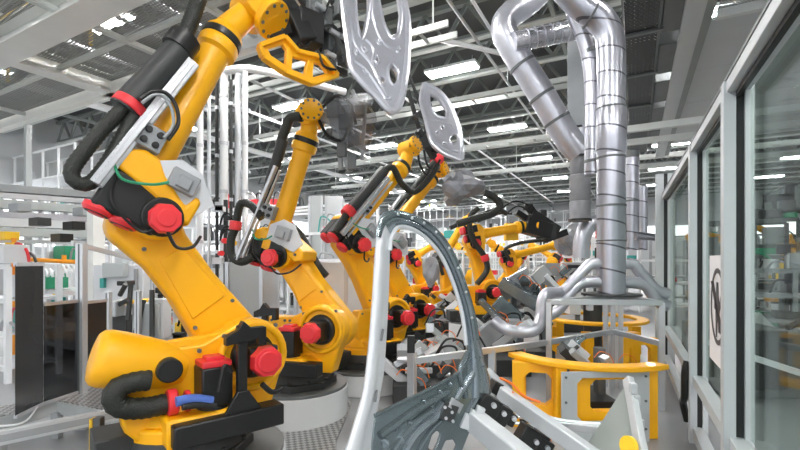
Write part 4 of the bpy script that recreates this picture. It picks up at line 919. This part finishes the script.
mb = MB(); mb.sheet([Q[0], Q[1], Q[2], Q[3]], nn*.02); finish('sheet', mb, 'plate_green', pl, .003, smooth=0)
mb = MB(); mb.bar(Q[0]-nn*.005+ZU*.0, Q[1]-nn*.005, .05, .035, nn); finish('edge_strip', mb, 'alu_mat', pl, .004)
mb = MB(); c = P(630, 446, 2.04); mb.cyl(c, c-nn*.012+V3((-.004, -.006, 0)), .045, n=20); finish('dot_mark', mb, 'yellow_flat', pl)
mb = MB(); c = P(606, 452, 2.5); mb.bar(V3((c.x, c.y, 0)), c+ZU*.05, .06, .06); finish('support_leg', mb, 'grey', pl, .004)
for x_, y_ in ((636, 400), (640, 424), (633, 388)): mb = MB(); c = P(x_, y_, 2.2); mb.box(c, .03, .03, .05); finish('edge_tab', mb, 'alu_mat', pl, .003)
# ------------------------------------------------------------------ machines and racks in the middle and far distance
rnd = random.Random(11)
def V(x, y, z): return V3((x, y, z))
def cell(label, px, d, w, dep, h, posts='white', shelf=3, seed=0, mats=('pale', 'grey', 'white', 'alu', 'charcoal', 'yellow_flat', 'teal', 'red'), name='equipment_rack', cat='machine', dens=9, rot=A_):
    """open machine frame: posts, rails and equipment on its levels"""
    r = random.Random(seed); c = P(px, 300, d); c.z = 0; X = V3((math.cos(-rot), math.sin(-rot), 0)); Y = V3((-X.y, X.x, 0))
    t = thing(name, label, cat, c); bpy.context.view_layer.update()
    n = max(1, round(w/1.3))
    for i in range(n+1):
        for j in (0, 1):
            b = c+X*(-w/2+w*i/n)+Y*(dep*j); mb = MB(); mb.box(b+ZU*(h/2), .07, .07, h, X, Y); finish('post', mb, posts, t, smooth=0)
    for k in range(shelf+1):
        z = h*(k+.4)/(shelf+.4)
        for j in (0, 1): mb = MB(); a = c+Y*(dep*j)+ZU*z; mb.bar(a-X*w/2, a+X*w/2, .05, .07); finish('rail', mb, posts, t, smooth=0)
        if k < shelf:
            mb = MB(); mb.box(c+Y*dep/2+ZU*(z+.01), w*.96, dep*.9, .03, X, Y); finish('deck', mb, r.choice(('pale', 'grey', 'alu_mat')), t, smooth=0)
    for i in range(dens):
        k = r.randrange(shelf+1); z = h*(k+.4)/(shelf+.4)+.05; m = r.choice(mats); x = r.uniform(-w*.45, w*.45)
        bw, bh, bd = r.uniform(.1, .5), r.uniform(.08, min(.55, h/(shelf+1)*.8)), r.uniform(.1, .4)
        kind = r.random(); p = c+X*x+Y*r.uniform(0, dep*.5)+ZU*z; mb = MB()
        if kind < .5: mb.box(p+ZU*bh/2, bw, bd, bh, X, Y); finish('equipment_box', mb, m, t, .01, smooth=0)
        elif kind < .75: mb.cyl(p, p+ZU*bh, bw*.25, n=12); finish('equipment_drum', mb, m, t)
        else: mb.tube([p, p+ZU*bh+X*.1, p+X*.4+ZU*bh*.7, p+X*.5+ZU*.02], .02, 6); finish('hose', mb, m, t)
    return t
# left area behind the dark screens
cell('white machine frame with teal shelves behind the smoky screen', 48, 7.9, 2.6, .8, 1.6, seed=1, mats=('green', 'teal', 'pale', 'grey'), dens=14)
cell('pale machine rack at the far left edge behind the black screen', -8, 6.2, 1.0, .6, 1.6, seed=2, dens=12)
cell('white equipment rack between the grey cabinet and the nearest robot', 148, 10.2, 2.0, .8, 1.7, seed=3, dens=34, mats=('charcoal', 'grey', 'red', 'yellow_flat', 'pale', 'black'))
cell('white equipment rack behind the lower arm of the nearest robot', 200, 8.2, 1.4, .7, 1.5, seed=4, dens=34, mats=('charcoal', 'red', 'yellow_flat', 'pale', 'black', 'grey'))
cell('long pale rack far behind the conduit poles', 225, 13, 5, 1.2, 3.2, seed=5, dens=44, mats=('charcoal', 'grey', 'black', 'pale', 'alu', 'red', 'dark_grey'))
cell('long pale rack far at left under the white pipes', 60, 14, 6, 1.2, 3.4, seed=6, dens=26)
cell('tall white frame far behind the second robot', 300, 14, 4, 1.5, 3.4, seed=7, dens=36, mats=('pale', 'dark_grey', 'grey', 'alu', 'charcoal'))
cell('pale machine frame behind the third robot arm', 340, 11, 2.6, 1.0, 2.4, seed=8, dens=16, mats=('pale', 'teal', 'white', 'grey'))
cell('white machine frame seen through the car side opening', 415, 15, 3.5, 1.0, 2.0, seed=9, dens=22)
cell('white machine frame behind the reaching robot arm', 465, 18, 4.5, 1.0, 2.6, seed=10, dens=22)
cell('pale machine frame far behind the dark welding tool', 520, 22, 5, 1.2, 3.0, seed=12, dens=22)
cell('white machine frame left of the big duct, far away', 575, 17, 3.6, 1.2, 2.6, seed=13, dens=24)
cell('pale machine frame right behind the big duct', 640, 14, 3.2, 1.0, 2.4, seed=14, dens=18)
cell('very distant white rack at the end of the hall, left part', 130, 24, 9, 1.5, 3.5, seed=15, dens=26)
cell('very distant white rack at the end of the hall, middle part', 370, 27, 9, 1.5, 3.5, seed=16, dens=26)
cell('very distant white rack at the end of the hall, by the ducts', 560, 32, 10, 1.5, 4, seed=17, dens=26)
cell('dark machine frame beyond the glass screen', 755, 18, 3.0, 1.2, 2.2, posts='grey', seed=18, dens=24, mats=('green', 'charcoal', 'grey', 'yellow_flat', 'black'))
cell('dark low equipment rack close beyond the glass at the right edge', 795, 7.6, 2.2, .8, 1.5, posts='grey', seed=30, dens=26, mats=('green', 'charcoal', 'grey', 'pale', 'black', 'alu'))
cell('dark machine frame beyond the glass just right of the safety sign', 748, 9.0, 1.6, .8, 2.5, posts='dark_grey', seed=41, dens=34, mats=('charcoal', 'grey', 'black', 'alu', 'dark_grey', 'green'))
cell('dark tall machine frame beyond the glass, by the far yellow arm', 798, 10.2, 1.6, .8, 2.9, posts='dark_grey', seed=42, dens=30, mats=('charcoal', 'grey', 'black', 'alu', 'dark_grey', 'yellow_flat'))
cell('grey machine frame beyond the glass, between its posts', 706, 16, 3.5, 1.2, 2.6, posts='grey', seed=19, dens=18)
cell('tall white open rack at far left behind the slim column', 15, 19, 10, 1.2, 6.2, shelf=5, seed=40, dens=30, mats=('pale', 'white', 'yellow_flat', 'grey', 'alu'))
cell('tall far rack against the back wall, behind the grey tool cover', 450, 38, 9, 1.5, 6.4, shelf=6, seed=51, dens=50, mats=('charcoal', 'grey', 'pale', 'alu', 'yellow_flat', 'dark_grey'))
cell('tall far rack against the back wall, left of the big duct', 548, 40, 8, 1.5, 6.2, shelf=6, seed=52, dens=40, mats=('charcoal', 'grey', 'pale', 'alu', 'dark_grey'))
cell('tall far rack against the back wall, behind the third robot arm', 335, 34, 8, 1.5, 6.0, shelf=6, seed=53, dens=40, mats=('charcoal', 'grey', 'pale', 'alu', 'dark_grey'))
# overhead conveyor at left
ov = thing('overhead_conveyor', 'stacked white overhead conveyor rails at left above the dark screens', 'conveyor', P(50, 240, 8.2)); bpy.context.view_layer.update()
for i, (y0, y1, w_, m_) in enumerate(((186, 196, .14, 'grey'), (193, 203, .10, 'alu'), (202, 211, .16, 'grey_panel'), (213, 220, .12, 'galv'), (221, 227, .16, 'pale'), (231, 235, .16, 'grey_panel'), (241, 243, .07, 'alu'))):
    mb = MB(); mb.bar(P(-30, y0, 7.6), P(108, y1, 9.4), w_*1.5, w_); finish('rail', mb, m_, ov, .006)
    mb = MB(); mb.bar(P(-30, y0, 8.6), P(108, y1, 10.4), w_, w_*.8); finish('rail', mb, m_, ov, .006)
for x_ in range(-12, 104, 13):
    dd = 7.6+(x_+30)/138*1.8; mb = MB(); mb.bar(P(x_, 190+x_*.05, dd), P(x_, 240, dd), .05, .05, V(0, 1, 0)); finish('hanger', mb, 'alu', ov, smooth=0)
for x_, y_, m_ in ((62, 238, 'black'), (20, 208, 'grey'), (84, 212, 'grey'), (40, 222, 'charcoal'), (8, 236, 'yellow_flat'), (74, 226, 'black')):
    mb = MB(); mb.box(P(x_, y_, 7.5), .34, .2, .14, RR, DD); finish('drive_unit', mb, m_, ov, .01)
# orange posts
ob_ = thing('orange_rack', 'orange pipe rack beyond the black screen at left', 'rack', P(15, 300, 7.4)); ob_.location.z = 0; bpy.context.view_layer.update()
for a, b in (((14, 238), (14, 300)), ((-20, 257), (78, 262)), ((64, 255), (64, 270)), ((-20, 248), (14, 252))): mb = MB(); mb.cyl(P(*a, 7.4), P(*b, 7.4), .035, n=8); finish('pipe', mb, 'orange', ob_)
for x_ in (14, 60): mb = MB(); p_ = P(x_, 260, 7.4); mb.cyl(V(p_.x, p_.y, 0), p_, .035, n=8); finish('leg', mb, 'orange', ob_)
hr = thing('hanger_rack', 'row of white curved hooks on a pale rail behind the smoky screen', 'rack', P(50, 300, 6.4)); hr.location.z = 0; bpy.context.view_layer.update()
mb = MB(); mb.cyl(P(36, 264, 7.2), P(80, 266, 7.2), .03, n=8); finish('rail', mb, 'white', hr)
for x_ in (36, 80): mb = MB(); p_ = P(x_, 265, 7.2); mb.cyl(V(p_.x, p_.y, 0), p_, .03, n=8); finish('leg', mb, 'white', hr)
for x_ in range(38, 80, 5): mb = MB(); mb.tube([P(x_, 265, 7.2), P(x_+1, 268, 7.1), P(x_+4, 272, 7.0), P(x_+5, 277, 7.0)], .022, 6); finish('hook', mb, 'white', hr)
# grey column and control cabinet
p_ = P(96, 300, 6.6); mb = MB(); mb.box(V(p_.x, p_.y, 1.3), .17, .17, 2.6, RR, DD); single('support_column', mb, 'beam_paint', 'square grey column left of the grey control cabinet', 'column', smooth=0)
p_ = P(28, 300, 8.7); mb = MB(); mb.box(V(p_.x, p_.y, 2.2), .10, .10, 4.4, RR, DD); single('support_column', mb, 'grey_panel', 'slim pale column at far left under the mesh platform', 'column', smooth=0)
cc_ = thing('control_cabinet', 'pale control cabinet with small grey box on its face, behind the nearest robot', 'cabinet', V(P(120, 300, 6.3).x, 6.3, 0)); bpy.context.view_layer.update()
def cabinet(t, px, d, w, h, dep, m, z0=0.0):
    c = P(px, 300, d); mb = MB(); mb.box(V(c.x, c.y+dep/2, z0+h/2), w, dep, h); o = finish('body', mb, m, t, .01); return c
c = cabinet(cc_, 118, 6.3, .72, 1.62, .4, 'pale')
mb = MB(); mb.box(P(115.5, 270, 6.24), .31, .12, .20); finish('junction_box', mb, 'grey_panel', cc_, .01); mb = MB(); mb.box(P(103, 283, 6.27), .06, .06, .14); finish('switch', mb, 'teal', cc_, .005)
mb = MB(); mb.box(P(136, 300, 6.27), .04, .05, .9); finish('door_edge', mb, 'grey', cc_, .003)
# work station between the cabinet and the robot
ws = thing('work_station', 'small grey press station with yellow blocks and dark rods by the balancer cylinder', 'machine', V(P(130, 300, 5.6).x, 5.6, 0)); bpy.context.view_layer.update()
for x_, y_, w_, h_, m_ in ((150, 330, .34, .70, 'grey_panel'), (160, 318, .2, .5, 'pale'), (118, 322, .35, .3, 'charcoal'), (131, 302, .07, .05, 'yellow_flat'), (143, 301, .07, .05, 'yellow_flat'), (124, 310, .2, .12, 'pale'), (115, 308, .15, .2, 'alu_mat'), (163, 290, .10, .07, 'black'), (126, 283, .12, .06, 'black'), (162, 303, .12, .07, 'red')):
    c = P(x_, y_, 5.6+rnd.uniform(-.2, .2)); mb = MB(); mb.box(c, w_, .2, h_); finish('block', mb, m_, ws, .01)
for a, b in (((144, 300), (135, 335)), ((120, 295), (126, 284)), ((152, 290), (152, 345)), ((131, 285), (128, 320)), ((108, 310), (128, 300))): mb = MB(); mb.cyl(P(*a, 5.5), P(*b, 5.4), .03, n=8); finish('rod', mb, 'charcoal', ws)
# valve stations behind the nearest robot's lower arm
for i, (x_, d_, lb) in enumerate(((160, 6.9, 'dark valve stand with red knobs just left of the lower arm'), (184, 7.0, 'dark valve stand crowded behind the lower arm of the nearest robot'), (226, 7.2, 'slim dark valve stand by the conduit poles'), (212, 6.8, 'dark valve stand right of the lower arm, low down'))):
    vs_ = thing('valve_stand', lb, 'valve stand', V(P(x_, 300, d_).x, d_, 0), 0, 'valve stands'); bpy.context.view_layer.update()
    top = 300 if i != 2 else 215
    mb = MB(); p_ = P(x_, top-15, d_); mb.box(V(p_.x, p_.y, p_.z/2), .06, .06, p_.z); finish('post', mb, 'charcoal', vs_, smooth=0)
    for k in range(9):
        yy = top+rnd.uniform(-12, 48); mb = MB(); mb.box(P(x_+rnd.uniform(-8, 8), yy, d_-.1), rnd.uniform(.08, .2), .12, rnd.uniform(.06, .16)); finish('valve', mb, rnd.choice(('black', 'charcoal', 'pale', 'alu')), vs_, .006)
    for k in range(3): mb = MB(); c = P(x_+rnd.uniform(-8, 8), top+rnd.uniform(-5, 40), d_-.2); mb.cyl(c, c+V(.05, -.05, 0), .045, n=10); finish('knob', mb, rnd.choice(('red', 'red', 'yellow_flat')), vs_)
    for k in range(3): mb = MB(); y_ = top+rnd.uniform(-5, 30); mb.tube([P(x_-6, y_, d_-.15), P(x_-2, y_-10, d_-.2), P(x_+6, y_-8, d_-.2), P(x_+8, y_+12, d_-.1)], .018, 6); finish('hose', mb, 'black', vs_)
# conduit poles
for x_, w_, y0, m_, lb in ((200, .055, 74, 'white', 'leftmost white conduit pole behind the nearest robot forearm'), (209, .03, 90, 'alu', 'thin silver conduit pole second from left'), (217, .03, 84, 'charcoal', 'thin dark conduit pole left of the fat white one'), (224, .07, 72, 'white', 'fattest white conduit pole in the middle of the cluster'),
                            (231, .03, 80, 'charcoal', 'thin dark conduit pole right of the fat white one'), (238, .055, 74, 'alu', 'silver conduit pole second from right'), (245, .05, 72, 'white', 'rightmost white conduit pole of the cluster')):
    t = thing('conduit_pole', lb, 'pole', V(P(x_, 300, 7.6).x, 7.6, 0), 0, 'conduit poles'); bpy.context.view_layer.update()
    a = P(x_, y0, 7.6); mb = MB(); mb.cyl(V(a.x, a.y, 0), a, w_, n=12); finish('pipe', mb, m_, t)
    mb = MB(); mb.cyl(V(a.x, a.y, 0), V(a.x, a.y, .03), w_*1.25, n=12); finish('foot', mb, m_, t)
    for yy in range(int(y0)+22, 300, 48): mb = MB(); p2 = P(x_, yy, 7.6); mb.cyl(p2, p2-ZU*.06, w_*1.15, n=12); finish('coupling', mb, 'alu', t)
mb = MB(); mb.tube([P(196, 76, 7.6), P(238, 69, 7.6), P(262, 71, 7.9), (P(300, 80, 8.4)), P(345, 92, 9)], .07, 10); single('conduit_pipe', mb, 'white', 'white pipe bending right off the top of the conduit poles', 'pipe')
for y_ in (110, 172, 226): mb = MB(); mb.bar(P(196, y_, 7.7), P(250, y_, 7.7), .05, .04, ZU); single('pole_strap', mb, 'alu', {110: 'upper strap tying the conduit poles together', 172: 'middle strap tying the conduit poles together', 226: 'lower strap tying the conduit poles together'}[y_], 'strap')
# clear panels behind the robots
for i, (x0, x1, y0, y1, d_, lb, m_) in enumerate(((228, 262, 262, 340, 6.4, 'grey translucent panel behind the first elbow hose loop', 'grey_panel'), (262, 278, 270, 340, 6.8, 'narrow pale panel left of the second robot lower arm', 'pale'),
        (296, 346, 262, 330, 7.0, 'white partition panel behind the second robot lower arm', 'white'), (346, 372, 262, 312, 8.4, 'pale partition panel behind the third robot', 'pale'),
        (310, 322, 196, 262, 12, 'tall grey cabinet panel in the bright gap right of the second forearm', 'grey_panel'), (326, 342, 196, 262, 12.4, 'tall pale cabinet panel right of the grey one in the bright gap', 'pale'),
        (188, 198, 262, 345, 8.4, 'narrow pale panel behind the nearest robot lower arm', 'pale'), (150, 168, 262, 320, 9.5, 'pale wall panel behind the valve stands', 'white'))):
    a = P(x0, y1, d_); a.z = max(a.z, 0) ; b = P(x1, y0, d_); t = thing('partition_panel', lb, 'panel', V((a.x+b.x)/2, d_, a.z)); bpy.context.view_layer.update()
    z0 = 0; mb = MB(); mb.box(V((a.x+b.x)/2, d_, (z0+b.z)/2), b.x-a.x, .05, b.z-z0); finish('sheet', mb, m_, t, .01)
    for xx in (a.x, b.x): mb = MB(); mb.box(V(xx, d_-.03, (z0+b.z)/2), .05, .06, b.z-z0); finish('frame_post', mb, 'alu', t, smooth=0)
# big workpieces and tooling in the robots' reach
def tooling(label, px, py, d, n, spread, seed, mats=('body_dark', 'grey', 'alu_mat', 'charcoal', 'grey_panel', 'pale', 'steel', 'alu'), size=1.0, orange=2):
    r = random.Random(seed); c = P(px, py, d); t = thing('welding_fixture', label, 'welding fixture', V(c.x, c.y, 0)); bpy.context.view_layer.update()
    mb = MB(); mb.box(V(c.x, c.y, .12), spread[0]*1.0, .6, .24); finish('base_frame', mb, 'charcoal', t, .01)
    for sx in (-.35, .35): mb = MB(); mb.box(V(c.x+sx*spread[0], c.y, (c.z)/2+.05), .09, .12, max(.3, c.z)); finish('support', mb, 'dark_grey', t, .01)
    for i in range(n):
        p = c+V(r.uniform(-.5, .5)*spread[0], r.uniform(-.5, .5)*.8, r.uniform(-.5, .5)*spread[1]); an = r.choice((-.7, -.6, -.8, .7, .5, 0)); tl = r.uniform(-.3, .3)
        X = V(math.cos(an), 0, math.sin(an)); Z = V(-math.sin(an)*math.cos(tl), math.sin(tl), math.cos(an)*math.cos(tl)); Y = Z.cross(X)
        k = r.random(); m = r.choice(mats); mb = MB()
        if k < .45: mb.box(p, r.uniform(.1, .42)*size, r.uniform(.05, .2), r.uniform(.05, .2)*size, X, Y, Z); finish('clamp_arm', mb, m, t, .008)
        elif k < .65: mb.box(p, r.uniform(.2, .5)*size, .02, r.uniform(.15, .4)*size, X, Y, Z); finish('plate', mb, m, t, .004)
        elif k < .85: mb.cyl(p, p+X*r.uniform(.1, .3)*size, .035*size, n=10); finish('cylinder', mb, r.choice(('alu', 'black', 'charcoal')), t)
        else: mb.tube([p, p+X*.15+ZU*.12, p+X*.35, p+X*.4-ZU*.15], .014, 6); finish('air_hose', mb, 'black', t)
    for i in range(orange):
        p = c+V(r.uniform(-.5, .5)*spread[0], -.45, r.uniform(-.5, .5)*spread[1]); mb = MB(); mb.tube([p, p+V(.06, 0, .06), p+V(.16, 0, .02), p+V(.2, 0, -.08)], .006*size, 6); finish('sensor_cable', mb, 'cable', t)
    return t
tooling('cluttered grey welding fixture low in the middle, seen inside the car side opening', 443, 345, 6.2, 22, (.8, .6), 21, orange=6)
tooling('dark welding fixture with orange cables right beside the car side pillar', 430, 362, 5.3, 20, (.9, .35), 22, orange=7)
tooling('tilted grey welding fixture right of the pillar under the reaching robot', 528, 292, 7.2, 14, (.7, .6), 23, size=1.1, orange=3)
tooling('stacked grey steel tooling just left of the low silver pipe', 506, 330, 6.6, 14, (.6, .6), 24, size=1.2, orange=4)
tooling('distant cluttered tooling between the two upright robots', 448, 308, 10.4, 20, (1.0, .7), 25, size=1.2, orange=3)
tooling('tooling on the turntable with dark hoses', 585, 352, 4.75, 7, (.45, .1), 26, size=.6, orange=2)
tooling('dark tooling in front of the far robots, left of the exhaust duct', 560, 276, 10.5, 12, (1.2, .5), 27, size=1.2, orange=2)
tooling('low dark tooling beyond the glass screen', 752, 345, 6.8, 18, (1.0, .7), 28, size=1.3, orange=1)
for (a, b, d_, w_, lb) in (((496, 347), (531, 322), 5.4, .13, 'tilted silver beam left of the frame post'), ((502, 282), (540, 306), 7.0, .26, 'tilted grey steel box beam under the reaching robot'), ((480, 300), (520, 340), 6.0, .10, 'dark slanting steel bar behind the arched pillar')):
    mb = MB(); mb.bar(P(*a, d_), P(*b, d_-.3), w_, w_*.7); single('fixture_beam', mb, 'alu_mat' if 'silver' in lb else 'body_dark', lb, 'steel beam', bevel=.01)
mb = MB(); mb.box(P(511, 232, 9.6), .28, .2, .38); single('yellow_block', mb, 'yellow_flat', 'yellow block hanging just under the reaching robot forearm', 'block', bevel=.01)
# stools: low round drums at the bottom edge
mb = MB(); c = P(338, 408, 3.1); 
# camera + world + lights
cam = bpy.data.cameras.new('camera'); co = bpy.data.objects.new('camera', cam); COL.objects.link(co)
co.location = (0, 0, CZ); co.rotation_euler = (math.radians(90), 0, 0)
cam.sensor_width = 36; cam.lens = 36*F/800; cam.shift_y = (HZ-225)/800; cam.clip_start = .05; cam.clip_end = 300
SC.camera = co
SC.view_settings.view_transform = 'Standard'; SC.view_settings.look = 'None'; SC.view_settings.gamma = 1
SC.view_settings.exposure = 0.48; SC.view_settings.use_curve_mapping = False
w = bpy.data.worlds.new('world'); SC.world = w; w.use_nodes = True
w.node_tree.nodes['Background'].inputs[0].default_value = (.93, .96, 1, 1); w.node_tree.nodes['Background'].inputs[1].default_value = 1.0
